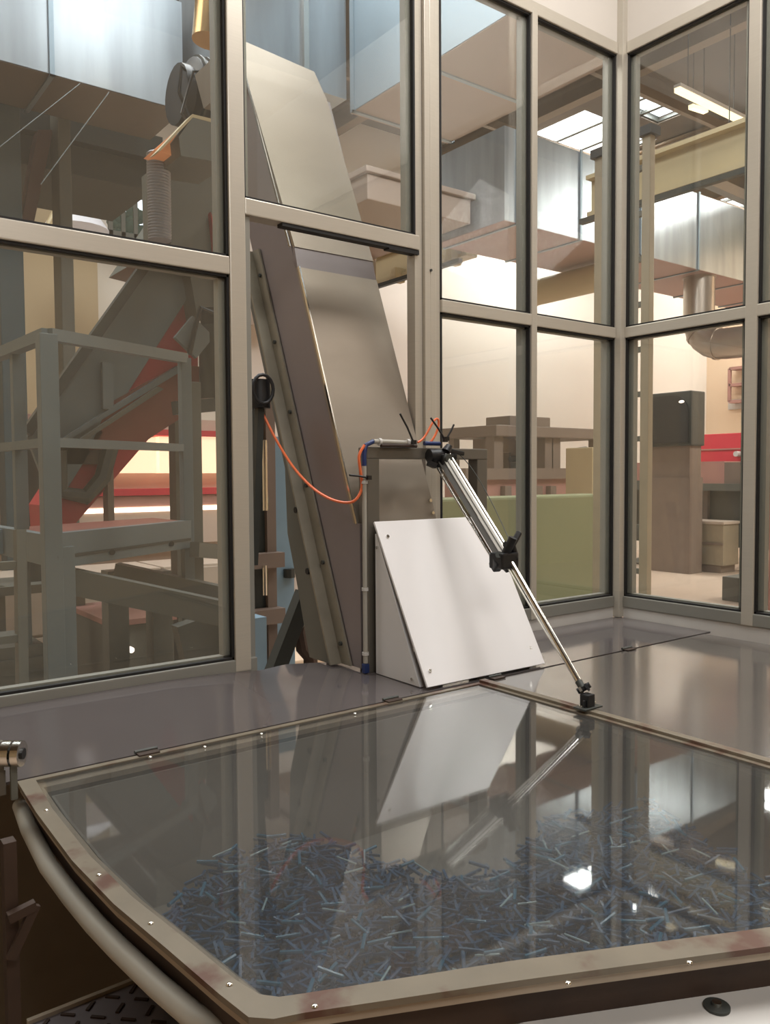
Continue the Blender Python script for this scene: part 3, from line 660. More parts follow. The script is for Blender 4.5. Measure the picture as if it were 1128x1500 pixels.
# dark strut and plate bracket
t = thing('support_strut', 'dark angled steel strut with toothed plate beside the tall conveyor foot', 'strut', at(405, 975, Y=2.25))
MB().bar(at(447, 868, Y=2.25)+(at(402, 985, Y=2.25)-at(447, 868, Y=2.25))*4.95, at(447, 868, Y=2.25), .045, .05).build('strut_arm', 'darkgrey', t)
MB().prism([at(445, 868, Y=2.24), at(466, 866, Y=2.24), at(462, 895, Y=2.24), at(440, 925, Y=2.24), at(430, 935, Y=2.24), at(440, 895, Y=2.24)], (0, .02, 0)).build('plate', 'flange', t)
MB().bar(at(466, 866, Y=2.235), at(459, 900, Y=2.235), .006, .03).build('plate_edge', 'black', t)
A = at(443, 950, Y=2.9)
one('red_hose', MB().tube([at(443, 900, Y=2.9), at(440, 925, Y=2.9), at(444, 950, Y=2.9), at(455, 965, Y=2.9), (at(455, 965, Y=2.9).x, 2.9, 0.0)], .03, 10), 'rimdark', 'dark looping hose behind the angled strut', 'hose')
one('wooden_pallet_box', MB().box((at(430, 965, Y=3.6).x, 3.6, 0), (at(500, 965, Y=3.6).x, 4.1, at(450, 965, Y=3.6).z)), 'wallp', 'tan box behind the foot of the tall conveyor', 'box', bevel=.01)

# top motor, shade, flex hose
TYm = 3.3
A = at(312, 150, Y=TYm+.1)
t = thing('gear_motor', 'dark geared motor on a cream bracket at the head of the tall conveyor', 'motor', A)
MB().tube([A+Vector((-.13, 0, 0)), A+Vector((-.11, 0, 0)), A+Vector((.1, 0, 0)), A+Vector((.12, 0, 0))], .14, 24, radii=[.12, .155, .16, .14]).build('body', 'black', t)
MB().tube([A+Vector((-.17, 0, -.01)), A+Vector((-.13, 0, -.01))], .125, 20).build('fan_cover', 'black', t)
MB().ball(A+Vector((.1, 0, .03)), .14, 10, (1, .9, 1)).build('gearbox', 'darkgrey', t)
for k in range(6): MB().tube([A+Vector((-.1+.035*k, 0, 0)), A+Vector((-.09+.035*k, 0, 0))], .166, 24).build('cooling_fin', 'darkgrey', t)
MB().prism([at(230, 222, Y=TYm-.12), at(282, 167, Y=TYm-.12), at(335, 180, Y=TYm-.12), at(335, 186, Y=TYm-.12), at(283, 172, Y=TYm-.12), at(236, 220, Y=TYm-.12)], (0, .08, 0)).build('bracket', 'crane', t)
MB().prism([at(282, 172, Y=TYm-.12), at(335, 186, Y=TYm-.12), at(335, 240, Y=TYm-.12), at(265, 228, Y=TYm-.12), at(262, 200, Y=TYm-.12)], (0, .3, 0)).build('housing', 'gpaint2', t)
MB().tube([A+Vector((-.12, -.1, .03)), A+Vector((-.19, -.1, .06)), A+Vector((-.2, -.1, -.05)), A+Vector((-.16, -.12, -.16)), A+Vector((-.13, -.12, -.22))], .008, 8).build('cable', 'black', t)
MB().tube([A+Vector((-.1, -.12, .06)), A+Vector((-.15, -.13, .04)), A+Vector((-.2, -.12, -.14)), A+Vector((-.12, -.12, -.24))], .006, 8).build('cable', 'black', t)
pc = at(252, 208, Y=TYm-.02)
one('glowing_copper_hood', MB().prism([at(226, 219, Y=TYm-.03), at(257, 192, Y=TYm-.03), at(268, 222, Y=TYm-.03), at(252, 228, Y=TYm-.03)], (0, .12, 0)), 'copper', 'small copper orange hood below the geared motor', 'hood')
A = at(232, 225, Y=3.4); B = at(234, 352, Y=3.4)
t = thing('flexible_duct', 'pale ribbed flexible hose hanging left of the conveyor head', 'hose', B)
mb = MB(); pts = []; rad = []
for k in range(60): pts.append(A.lerp(B, k/59)); rad.append(.045+.006*(k % 2))
mb.tube(pts, .05, 14, radii=rad).build('ribbed_hose', 'hosegrey', t)
t = thing('hood_panel', 'warm grey sheet metal transfer hood under the geared motor', 'hood', at(285, 400, Y=3.45))
MB().prism([at(246, 228, Y=3.95), at(330, 238, Y=3.95), at(300, 330, Y=3.95), at(250, 370, Y=3.95)], (0, .36, 0)).build('sheet', 'gpaint2', t)
MB().prism([at(238, 230, Y=3.94), at(248, 230, Y=3.94), at(250, 355, Y=3.94), at(240, 350, Y=3.94)], (0, .1, 0)).build('edge_strip', mat('reddish_edge', (128, 104, 94), .5), t)
one('wire_cable', MB().tube([at(0, 215, Y=4.9), at(118, 122, Y=4.9)], .003, 6), 'gpaint', 'thin pale cable slanting below the bright duct', 'cable')
one('wire_cable', MB().tube([at(60, 270, Y=4.9), at(160, 135, Y=4.9)], .003, 6), 'gpaint', 'second thin slanting cable nearer the conveyor head', 'cable')
p = at(300, 25, Y=4.6)
one('spiral_duct', MB().tube([at(318, -80, Y=4.6), at(306, 60, Y=4.6)], .1, 20), mat('brass_spiral_duct', (190, 156, 108), .25, .8, .1, 6), 'brassy vertical spiral pipe at the top left above the motor', 'pipe')

# ------------------------------------------------------------------ tall elevator conveyor
XL, XR = 1.243, 1.525
def yf(z): return 1.871-(1.70-z)/2.6
ztop = 2.83
N = Vector((0, -.9333, .359))       # front normal
t = thing('elevator_conveyor', 'tall leaning stainless elevator conveyor passing through the open bay', 'conveyor', (1.38, 2.0, 1.08))
z0_ = 1.47
dt = Vector((0, .012, 0))
MB().prism([(XL, yf(z0_), z0_), (XR, yf(z0_), z0_), (XR, yf(2.20), 2.20), (XL, yf(2.20), 2.20)], dt).build('front_panel', 'steel', t)
MB().prism([(XL, yf(2.262)-.006, 2.262), (XR, yf(2.262)-.006, 2.262), (XR-.02, yf(ztop), ztop), (XL-.035, yf(ztop), ztop)], dt).build('front_panel', 'steel', t)
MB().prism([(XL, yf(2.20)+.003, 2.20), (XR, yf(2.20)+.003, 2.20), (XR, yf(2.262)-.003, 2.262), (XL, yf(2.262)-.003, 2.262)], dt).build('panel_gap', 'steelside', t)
MB().prism([(XL-.035, yf(ztop), ztop), (XR-.02, yf(ztop), ztop), (XR-.04, yf(2.93)+.005, 2.93), (XL-.04, yf(2.96)+.005, 2.96)], (0, .3, 0)).build('head_cover', 'steel', t)
# side sheet
sidep = [(XL, yf(ztop)+.012, ztop), (XL, yf(z0_)+.012, z0_), (XL, 1.765, z0_), (XL, 1.762, 1.085), (XL, 1.93, 1.085), (XL, yf(1.35)+.235, 1.35), (XL, yf(ztop)+.235, ztop)]
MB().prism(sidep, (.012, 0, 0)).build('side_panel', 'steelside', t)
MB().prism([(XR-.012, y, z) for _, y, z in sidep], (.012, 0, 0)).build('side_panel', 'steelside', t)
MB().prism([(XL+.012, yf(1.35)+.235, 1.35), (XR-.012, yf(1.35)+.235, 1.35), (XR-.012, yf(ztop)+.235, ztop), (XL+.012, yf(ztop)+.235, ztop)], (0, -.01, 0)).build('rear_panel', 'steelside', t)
MB().bar((XL, yf(z0_)-.004, z0_), (XL, yf(2.20)-.004, 2.20), .004, .008).build('edge_trim', 'chrome', t)
MB().bar((XL-.012, yf(2.262)+.002, 2.262), (XL-.036, yf(ztop)+.002, ztop), .004, .006).build('edge_trim', 'chrome', t)
# angle flange on side
def off(z, o): return (XL, yf(z)+o, z)
fl = [(XL-.002, 1.80, 1.085), (XL-.002, 1.845, 1.085), (XL-.002, yf(2.30)+.225, 2.30), (XL-.002, yf(2.30)+.185, 2.30)]
MB().prism(fl, (-.006, 0, 0)).build('side_flange', 'flange', t)
MB().prism([(XL-.008, 1.845, 1.085), (XL-.008, 1.852, 1.085), (XL-.008, yf(2.30)+.232, 2.30), (XL-.008, yf(2.30)+.225, 2.30)], (-.035, 0, 0)).build('flange_lip', 'flange', t)
pp_ = [(XL-.03, 1.852, 1.085), (XL-.03, 1.965, 1.085), (XL-.03, 2.03, 1.29), (XL-.03, 2.08, 1.43), (XL-.03, 2.09, 1.62), (XL-.03, yf(2.3)+.26, 2.3), (XL-.03, yf(2.3)+.232, 2.3)]
MB().prism(pp_, (-.006, 0, 0)).build('side_plate', 'gpaint2', t)
for k in range(26):
    z = 1.14+k*.043; s_ = (z-1.085)/(2.30-1.085); y = (1.8225)*(1-s_)+(yf(2.3)+.205)*s_
    if k % 5 == 0: MB().tube([(XL-.008, y, z), (XL-.014, y, z)], .006, 8).build('bolt', 'darkgrey', t)
MB().tube([(XL-.036, 2.02, 1.50), (XL-.045, 2.02, 1.50)], .009, 10).build('bolt', 'black', t)
MB().tube([(XL-.036, 1.96, 1.33), (XL-.045, 1.96, 1.33)], .009, 10).build('bolt', 'black', t)
for (x, z) in ((XR-.012, 1.49), (XR-.01, 1.525)):
    y = yf(z); MB().tube([(x, y, z), (x, y-.008, z)], .005, 8).build('bolt', 'chrome', t)

# ------------------------------------------------------------------ glazed booth walls
trim = [0]
def tr(mb, m='alu', label=None, bevel=.003):
    trim[0] += 1; return tag(mb.build(f'trim_{trim[0]}', m, bevel=bevel), label, 'frame', kind='structure')
TW = .05                      # wall thickness
zA_t = .5*(at(0, 333, Y=Y0).z+at(345, 390, Y=Y0).z)     # transom heights
zB_t = .5*(at(357, 298, Y=Y0).z+at(615, 354.6, Y=Y0).z)
zC_t = 2.103; zTop = 3.081; zSill = 1.152
zS_A = 1.132
xAB = at(349, 400, Y=Y0).x    # A/B post centre
xP0, xP1 = at(612, 500, Y=Y0).x, at(648, 500, Y=Y0).x
xM = at(783, 470, Y=Y0).x
yM = at(1100, 460, X=X0).y
H2 = 3.75
tr(MB().box((xAB-.022, Y0, 1.10), (xAB+.022, Y0+TW, H2)), label='aluminium post between the left glazing and open bay')
tr(MB().box((xAB+.022, Y0+.01, 1.10), (xAB+.04, Y0+TW, zB_t-.02)), 'bead', 'grey jamb of the open bay')
# pillar with three ribs
zpb = 1.10
mbp = MB()
w3 = (xP1-xP0)
mbp.box((xP0, Y0+.012, 1.66), (xP0+w3*.3, Y0+TW, H2))
for a_, b_, d_ in ((.3, .52, .0), (.55, .78, .004), (.8, 1.0, .01)): mbp.box((xP0+w3*a_, Y0+d_, zpb), (xP0+w3*b_, Y0+TW, H2))
mbp.box((xP0+w3*.3, Y0+.02, zpb), (xP1, Y0+TW, H2))
tr(mbp, label='ribbed aluminium pillar right of the tall conveyor', bevel=.002)
for z in (3.0, 2.2): tag(MB().tube([(xP0+w3*.53, Y0+.002, z), (xP0+w3*.53, Y0-.004, z)], .004, 8).build('trim_screw', 'darkgrey'), 'small dark fastener in the ribbed pillar groove, ' + ('upper' if z > 2.5 else 'lower'), 'screw', kind='structure')
tr(MB().box((xM-.012, Y0, zSill-.04), (xM+.014, Y0+TW, zTop+.02)), label='slim mullion left of the corner post')
tr(MB().box((X0-.02, Y0-.02, ZT), (X0+.03, Y0+.03, H2)), label='corner post of the booth')
tr(MB().box((X0, yM-.02, zSill-.04), (X0+TW, yM+.02, H2)), label='mullion in the right-hand glazing')
# transoms
tr(MB().box((-1.2, Y0+.001, zA_t-.022), (xAB-.022, Y0+TW, zA_t+.022)), label='transom of the left glazing')
tr(MB().box((xAB+.022, Y0+.001, zB_t-.024), (xP0+.01, Y0+TW, zB_t+.018)), label='transom above the open bay')
tr(MB().box((xAB+.13, Y0+.004, zB_t-.033), (xP0-.10, Y0+.03, zB_t-.024)), 'rubber', 'black rubber seal under the open bay transom', 0)
tr(MB().box((xP0-.10, Y0+.004, zB_t-.037), (xP0+.01, Y0+.03, zB_t-.025)), 'rubber', 'short dropped end of the black rubber seal', 0)
tr(MB().box((xP1, Y0+.001, zC_t-.019), (X0-.02, Y0+TW, zC_t+.019)), label='transom left of the corner post')
tr(MB().box((X0+.001, -.8, zC_t-.019), (X0+TW, Y0-.02, zC_t+.019)), label='transom right of the corner post')
# top rails + headers
tr(MB().box((xP1, Y0+.001, zTop), (X0-.02, Y0+TW, zTop+.04)), label='head rail left of the corner post')
tr(MB().box((X0+.001, -.8, zTop), (X0+TW, Y0-.02, zTop+.04)), label='head rail right of the corner post')
struct('wall_header_left', MB().box((xP1, Y0+.005, zTop+.04), (X0-.02, Y0+TW, H2)), 'header', 'off-white header panel left of the corner post', 'wall panel')
struct('wall_header_right', MB().box((X0+.005, -.8, zTop+.04), (X0+TW, Y0-.02, H2)), 'header', 'off-white header panel right of the corner post', 'wall panel')
# sill rails
tr(MB().box((-1.2, Y0+.001, zS_A-.07), (xAB+.04, Y0+TW, zS_A)), 'bead', 'sill rail of the left glazing')
tr(MB().box((xP1, Y0+.001, zSill-.04), (X0-.02, Y0+TW, zSill)), 'bead', 'sill rail left of the corner post')
tr(MB().box((X0+.001, -.8, zSill-.04), (X0+TW, Y0-.02, zSill)), 'bead', 'sill rail right of the corner post')
struct('baseboard_left', MB().box((xP0, Y0+.006, .6), (X0-.02, Y0+TW, zSill-.04)), 'sill', 'pale upstand strip below the panes left of the corner', 'wall panel')
struct('baseboard_right', MB().box((X0+.006, -.8, .6), (X0+TW, Y0-.02, zSill-.04)), 'sill', 'pale upstand strip below the panes right of the corner', 'wall panel')
struct('baseboard_far_left', MB().box((-1.2, Y0+.006, .6), (xAB+.04, Y0+TW, zS_A-.07)), 'sill', 'lower wall panel under the left glazing', 'wall panel')

wn = [1]
def window(axis, a, b, z0, z1, label):
    """bead + gasket + pane between a,b along x (axis 'x', wall Y0) or y (wall X0)"""
    wn[0] += 1
    P = (lambda u, d, z: (u, Y0+d, z)) if axis == 'x' else (lambda u, d, z: (X0+d, u, z))
    t = thing(f'window_{wn[0]}', label, 'window', P((a+b)/2, .02, z0), kind='structure')
    g = .006; w_ = .022
    mb = MB()
    for (u0, u1, v0, v1) in ((a, b, z0, z0+g), (a, b, z1-g, z1), (a, a+g, z0, z1), (b-g, b, z0, z1)):
        mb.box(P(u0, .008, v0), P(u1, .02, v1))
    mb.build('gasket', 'rubber', t)
    mb = MB()
    for (u0, u1, v0, v1) in ((a, b, z0, z0+.010), (a, b, z1-.008, z1), (a, a+w_, z0, z1), (b-w_, b, z0, z1)):
        mb.box(P(u0, .026, v0), P(u1, TW, v1))
    mb.build('bead', 'bead', t)
    MB().box(P(a+.002, .0205, z0+.002), P(b-.002, .0245, z1-.002)).build('pane', 'pane', t)
window('x', -1.2, xAB-.022, zS_A, zA_t-.022, 'lower left pane in front of the guarded platform')
window('x', -1.2, xAB-.022, zA_t+.022, H2, 'upper left pane in front of the bright duct')
window('x', xAB+.022, xP0, zB_t+.018, H2, 'pane above the open bay, crossed by the tall conveyor')
window('x', xP1, xM-.012, zSill, zC_t-.019, 'lower pane just right of the ribbed pillar')
window('x', xP1, xM-.012, zC_t+.019, zTop, 'upper pane just right of the ribbed pillar')
window('x', xM+.014, X0-.02, zSill, zC_t-.019, 'lower pane just left of the corner post')
window('x', xM+.014, X0-.02, zC_t+.019, zTop, 'upper pane just left of the corner post')
window('y', yM+.02, Y0-.02, zSill, zC_t-.019, 'lower pane just right of the corner post')
window('y', yM+.02, Y0-.02, zC_t+.019, zTop, 'upper pane just right of the corner post')
window('y', -.8, yM-.02, zSill, zC_t-.019, 'lower pane at the right edge')
window('y', -.8, yM-.02, zC_t+.019, zTop, 'upper pane at the right edge')

# ------------------------------------------------------------------ machine table
T = thing('feeder_machine', 'large bowl feeder machine with flat grey covers filling the booth', 'machine', (1.3, 1.1, 0))
HY = 1.497                                       # hinge line
XS = 1.425                                       # seam between the lids
# lid outline (front left corner cut)
lid = [(.325, HY-.008), (2.42, HY-.008), (2.42, -.25), (.871, .449), (.606, .575), (.40, .668), (.372, .678), (.354, .695),
       (.347, .745), (.336, .85), (.321, .984), (.314, 1.132), (.317, 1.332)]
left = [(.325, HY-.008), (XS-.012, HY-.008), (XS-.012, .202), (.871, .449), (.606, .575), (.40, .668), (.372, .678), (.354, .695),
       (.347, .745), (.336, .85), (.321, .984), (.314, 1.132), (.317, 1.332)]
left_in = [(.352, HY-.022), (XS-.026, HY-.022), (XS-.026, .246), (.884, .480), (.620, .606), (.415, .694), (.393, .704), (.379, .720),
       (.371, .755), (.360, .860), (.345, .988), (.338, 1.132), (.341, 1.328)]
def offset(poly, d):
    out = []; n = len(poly)
    for i in range(n):
        p0_, p_, p1_ = Vector(poly[i-1]), Vector(poly[i]), Vector(poly[(i+1) % n])
        e0, e1 = (p_-p0_).normalized(), (p1_-p_).normalized()
        n0, n1 = Vector((e0.y, -e0.x)), Vector((e1.y, -e1.x))
        m_ = (n0+n1).normalized(); out.append(p_+m_*(d/max(.3, m_.dot(n0))))
    return [(v.x, v.y) for v in out]
def ring(mb, outer, inner, z0, z1):
    n = len(outer); vs = [(x, y, z0) for x, y in outer]+[(x, y, z0) for x, y in inner]+[(x, y, z1) for x, y in outer]+[(x, y, z1) for x, y in inner]
    fs = []
    for i in range(n):
        j = (i+1) % n
        fs += [(i, j, n+j, n+i), (2*n+i, 3*n+i, 3*n+j, 2*n+j), (i, 2*n+i, 2*n+j, j), (n+i, n+j, 3*n+j, 3*n+i)]
    return mb.add(vs, fs)
inn = offset(lid, .030)
if inn[0][0] < lid[0][0]: inn = offset(lid, -.030)
sg = 1 if offset(lid, .03)[0][0] > lid[0][0] else -1
OUT = lambda d: offset(lid, -sg*d)
IN = lambda d: offset(lid, sg*d)
ring(MB(), IN(.004), IN(.036), ZT-.016, ZT-.006).build('rim_flange', 'lidrim', T)
ring(MB(), IN(.016), IN(.026), ZT-.055, ZT-.016).build('rim_band', 'rimdark', T)
def loft(mb, o0, i0, z0, o1, i1, z1):
    n = len(o0); vs = [(x, y, z0) for x, y in o0]+[(x, y, z0) for x, y in i0]+[(x, y, z1) for x, y in o1]+[(x, y, z1) for x, y in i1]; fs = []
    for k in range(n):
        j = (k+1) % n; fs += [(k, j, n+j, n+k), (2*n+k, 3*n+k, 3*n+j, 2*n+j), (k, 2*n+k, 2*n+j, j), (n+k, n+j, 3*n+j, 3*n+k)]
    return mb.add(vs, fs)
loft(MB(), IN(.26), IN(.27), .56, IN(.034), IN(.044), ZT-.055).build('bowl_wall', 'skirt', T)
# bowl interior (inside the covers)
MB().prism([(x, y, .84) for x, y in IN(.15)], (0, 0, .02)).build('bowl_floor', 'bowl', T)
loft(MB(), IN(.15), IN(.155), .855, IN(.046), IN(.050), ZT-.02).build('bowl_lining', 'bowl', T)
# opaque deck under right-hand cover: bowl shoulder
mb = MB()
mb.prism([(XS+.0, HY-.05, ZT-.03), (2.37, HY-.05, ZT-.03), (2.37, -.15, ZT-.03), (XS+.0, .24, ZT-.03)], (0, 0, .01)).build('deck_plate', 'bowl', T)
# skirt and plinth below
ring(MB(), IN(.3), IN(.32), .0, .60).build('lower_skirt', 'rimdark', T)
# guard pipe around the machine
gp = [at(*p, Z=1.02) for p in [(30, 1180), (42, 1213), (71, 1269), (106, 1315), (140, 1355), (177, 1393), (230, 1443), (284, 1489)]]
gp += [Vector((.375, .735, 1.01)), Vector((.43, .70, .99)), Vector((.6, .62, .97))]
MB().tube(gp, .0135, 18).build('guard_pipe', 'pipe', T)
# front apron
ap = [(.62, .60), (.9, .47), (1.2, .33), (1.2, .05), (.9, .16), (.70, .30), (.55, .50)]
MB().prism([(x, y, 1.0) for x, y in ap], (0, 0, .02)).build('front_apron', 'sill', T, bevel=.008)
pw = at(1050, 1475, Z=1.021)
MB().tube([(pw.x, pw.y, 1.020), (pw.x, pw.y, 1.023)], .014, 24).build('washer', 'darkgrey', T)
MB().tube([(pw.x, pw.y, 1.023), (pw.x, pw.y, 1.027)], .005, 12).build('screw_head', 'chrome', T)

# lids
tl = thing('clear_lid', 'clear acrylic hinged lid over the blue tubes, edged with screws', 'lid', (.9, 1.0, ZT))
MB().prism([(x, y, ZT-.004) for x, y in left_in], (0, 0, .004)).build('acrylic_sheet', 'lid', tl)
ring(MB(), left, left_in, ZT-.005, ZT+.002).build('border_strip', 'lidstrip', tl)
scr = [at(*p, Z=ZT+.001) for p in [(68, 1188), (145, 1283), (221, 1354), (336, 1444), (461, 1476), (832, 1442), (1010, 1412), (383, 1076), (520, 1046), (220, 1110), (300, 1095)]]
for p in scr: MB().ball((p.x, p.y, ZT+.0025), .0036, 6, (1, 1, .6)).build('screw', 'chrome', tl)
MB().box((XS-.014, .25, ZT+.001), (XS+.006, HY-.01, ZT+.008)).build('seam_strip', 'lidstrip', tl)
tr2 = thing('cover_plate', 'flat grey glossy cover to the right of the seam strip', 'cover', (1.9, .9, ZT))
MB().prism([(XS+.007, HY-.010, ZT-.003), (2.415, HY-.010, ZT-.003), (2.415, -.23, ZT-.003), (XS+.007, .21, ZT-.003)], (0, 0, .004)).build('sheet', 'cover', tr2)

# rear cover rising at the left
tb = thing('rear_cover', 'grey purple glossy rear cover bulging up towards the left glazing', 'cover', (1.3, 1.7, ZT))
xs_ = [.30, .45, .6, .75, .9, 1.0, 1.1, 1.2, 1.3, 1.45, 1.6, 1.9, 2.2, 2.47]
def zb(x): return ZT+.034*max(0, min(1, (1.28-x)/.45))
def zz(x, s_): return ZT+(zb(x)-ZT)*(s_**1.5)
def yb(x): return Y0 if not (xAB+.05 < x < 1.27) else Y0+.05*math.sin(math.pi*(x-xAB-.05)/(1.27-xAB-.05))
vs = []; fs = []; n = 7
for x in xs_:
    for j in range(n): s_ = j/(n-1); vs.append((x, HY+.004+(yb(x)-HY-.004)*s_, zz(x, s_)))
o = len(vs); vs += [(x, y, z-.005) for x, y, z in vs]
for i in range(len(xs_)-1):
    for j in range(n-1):
        a = i*n+j; fs += [(a, a+n, a+n+1, a+1), (o+a, o+a+1, o+a+n+1, o+a+n)]
for i in range(len(xs_)-1):
    a = i*n; fs += [(a, o+a, o+a+n, a+n)]; a += n-1; fs += [(a, a+n, o+a+n, o+a)]
MB().add(vs, fs, True).build('sheet', 'rearcover', tb)
p = at(237, 990, Z=ZT+.03); MB().ball((p.x, p.y, zz(p.x, (p.y-HY)/(Y0-HY))+.002), .007, 6, (1, 1, .5)).build('screw', 'black', tb)
# hinges
for (px, py) in [(215, 1104), (574, 1027), (730, 995), (948, 958)]:
    p = at(px, py, Z=ZT)
    h_ = MB().box((p.x-.02, HY-.020, ZT+.002), (p.x+.02, HY-.002, ZT+.005)).build('hinge', 'rimdark', T)
    MB().tube([(p.x-.022, HY+.000, ZT+.006), (p.x+.022, HY+.000, ZT+.006)], .0035, 10).build('hinge_pin', 'darkgrey', h_)
MB().box((.335, HY-.006, ZT-.012), (2.42, HY+.002, ZT-.007)).build('gap_strip', 'rubber', T)

# ------------------------------------------------------------------ blue tubes
hp = [at(*p, Z=.935) for p in [(240, 1330), (275, 1285), (350, 1225), (450, 1208), (540, 1240), (640, 1262), (740, 1262), (800, 1185), (950, 1165), (1040, 1225), (1128, 1285), (1240, 1290), (1240, 1430), (900, 1460), (640, 1500), (400, 1490)]]
hp2 = [(p.x, p.y) for p in hp]
ib = IN(.07)
def inside(x, y, poly):
    c = False; n = len(poly)
    for i in range(n):
        x1, y1 = poly[i]; x2, y2 = poly[i-1]
        if (y1 > y) != (y2 > y) and x < (x2-x1)*(y-y1)/(y2-y1)+x1: c = not c
    return c
bx0, bx1 = min(p[0] for p in hp2), max(p[0] for p in hp2); by0, by1 = min(p[1] for p in hp2), max(p[1] for p in hp2)
def rpt():
    while True:
        x, y = random.uniform(bx0, bx1), random.uniform(by0, by1)
        if inside(x, y, hp2) and inside(x, y, ib): return x, y
base = MB()
hpp = [p for p in hp2]
def edge(x, y):
    return min((Vector((x, y))-Vector(p)).length for p in hp2)
for k in range(8500):
    x, y = rpt(); z = random.uniform(.86, .925)
    a = random.uniform(0, math.pi); e = random.uniform(-.35, .35); L_ = .032
    d = Vector((math.cos(a)*math.cos(e), math.sin(a)*math.cos(e), math.sin(e)))*L_/2
    base.tube([Vector((x, y, z))-d, Vector((x, y, z))+d], .003, 4)
heap = one('tube_heap', base, 'tubedeep', 'deep heap of small blue plastic tubes in the bowl under the clear lid', 'tubes', kind='stuff')
protos = []
for m_ in ('tubeblue', 'tubedeep', 'tubeglint'):
    w_ = 0.5 if m_ == 'tubeglint' else .9
    mm = MB().tube([(-.018, 0, 0), (-.015, 0, 0), (.018, 0, 0)], .004, 7, radii=[.0040*w_, .0034*w_, .0034*w_])
    me = mm.build('plastic_tube', m_, origin=Vector((0, 0, 0)))
    protos.append(me)
cnt = 0
near = sorted([rpt() for _ in range(1500)], key=lambda p: p[0]**2+p[1]**2)[:300]
lbl = 'small blue plastic tube lying on top of the heap in the bowl'
lblp = 'small plastic tube with pale painted glint lying on top of the blue heap'
for i, (x, y) in enumerate([rpt() for _ in range(300)]):
    k = 2 if i % 7 == 0 else (0 if i % 2 else 1)
    o = protos[k] if not protos[k].get('label') else protos[k].copy()
    if o.name not in SC.collection.objects: SC.collection.objects.link(o)
    o.location = (x, y, random.uniform(.922, .945)); o.rotation_euler = (0, random.uniform(-.3, .3), random.uniform(0, math.pi))
    tag(o, lblp if k == 2 else lbl, 'tube', 'pale glint tubes on the heap' if k == 2 else 'blue tubes on the heap')

# ------------------------------------------------------------------ white sloping guard
xg0, xg1 = 1.262, 1.672
tg = thing('white_guard', 'white sloping sheet guard standing on the rear cover before the steel portal frame', 'guard', (1.46, 1.64, ZT))
Pt = Vector((0, 1.728, 1.474)); Pb = Vector((0, 1.513, ZT+.006))
dn = (Pt-Pb).normalized(); nn = Vector((0, dn.z, -dn.y))     # into the box
sh = .006
MB().prism([(xg0-.002, Pb.y, Pb.z), (xg1, Pb.y-.004, Pb.z), (xg1, Pt.y, Pt.z), (xg0-.002, Pt.y, Pt.z)], -nn*sh).build('front_sheet', 'white', tg, bevel=.001)
MB().prism([(xg0+.004, Pb.y, Pb.z), (xg1-.004, Pb.y, Pb.z), (xg1-.004, Pt.y, Pt.z-.002), (xg0+.004, Pt.y, Pt.z-.002)], nn*.006).build('sheet_backing', 'darkedge', tg)
for x in (xg0, xg1-.018):
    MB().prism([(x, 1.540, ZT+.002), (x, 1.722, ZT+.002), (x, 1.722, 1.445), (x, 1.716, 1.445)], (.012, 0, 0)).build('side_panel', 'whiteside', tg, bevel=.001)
for px, py in ((553, 786), (617, 976), (784, 946)):
    x = {553: xg0+.025, 617: xg0+.02, 784: xg1-.03}[px]; z = {553: 1.435, 617: 1.115, 784: 1.122}[px]
    s_ = (z-Pb.z)/(Pt.z-Pb.z); c = Pb.lerp(Pt, s_)-nn*sh; c.x = x
    MB().tube([c, c-nn*.003], .0045, 12).build('screw', 'chrome', tg)
for y, z in ((1.712, 1.41), (1.57, 1.092)): MB().tube([(xg0, y, z), (xg0-.003, y, z)], .004, 10).build('screw', 'chrome', tg)

# ------------------------------------------------------------------ portal frame
gy0, gy1 = 1.742, 1.782
tf = thing('portal_frame', 'grey square steel tube portal frame behind the white guard', 'frame', (1.49, 1.76, ZT))
gx0, gx1 = at(538, 700, Y=gy0).x, at(714, 700, Y=gy0).x
gzt = at(620, 656, Y=gy0).z; gw = at(556, 700, Y=gy0).x-gx0
MB().box((gx0, gy0, ZT), (gx0+gw, gy1, gzt-.03)).build('upright', 'gantry', tf, bevel=.003)
MB().box((gx1-gw, gy0, ZT), (gx1, gy1, gzt-.03)).build('upright', 'gantry', tf, bevel=.003)
MB().box((gx0, gy0-.001, gzt-.031), (gx1, gy1+.001, gzt)).build('crossbeam', 'gantry', tf, bevel=.003)
# air conduit
cx = gx0-.014; cy = gy0-.006
tcn = thing('air_conduit', 'thin grey air conduit with blue elbows strapped to the portal frame', 'conduit', (cx, cy, ZT))
MB().tube([(cx, cy, ZT+.03), (cx, cy, gzt-.05)], .006, 12).build('vertical_tube', 'pipe', tcn)
MB().tube([(cx, cy, gzt-.05), (cx, cy, gzt-.02), (cx+.006, cy, gzt+.004), (cx+.03, cy, gzt+.014)], .0062, 12).build('elbow', 'bluefit', tcn)
MB().tube([(cx+.03, cy, gzt+.014), (cx+.16, cy, gzt+.012)], .0065, 12).build('top_tube', 'pipe', tcn)
MB().tube([(cx+.05, cy-.006, gzt+.004), (cx+.17, cy-.006, gzt+.004)], .005, 10).build('dark_line', 'rimdark', tcn)
for xx in (cx+.05, cx+.145): MB().tube([(xx-.004, cy, gzt+.013), (xx+.004, cy, gzt+.013)], .010, 12).build('clip', 'sill', tcn)
for z in (1.30, 1.58, 1.13): MB().tube([(cx, cy, z-.004), (cx, cy, z+.004)], .009, 12).build('clip', 'sill', tcn)
MB().box((cx-.007, cy-.007, ZT+.004), (cx+.008, cy+.008, ZT+.028)).build('foot_fitting', 'bluefit', tcn, bevel=.002)
MB().tube([(cx+.2, cy-.004, gzt+.012), (cx+.255, cy-.004, gzt+.012)], .006, 12).build('elbow', 'bluefit', tcn)
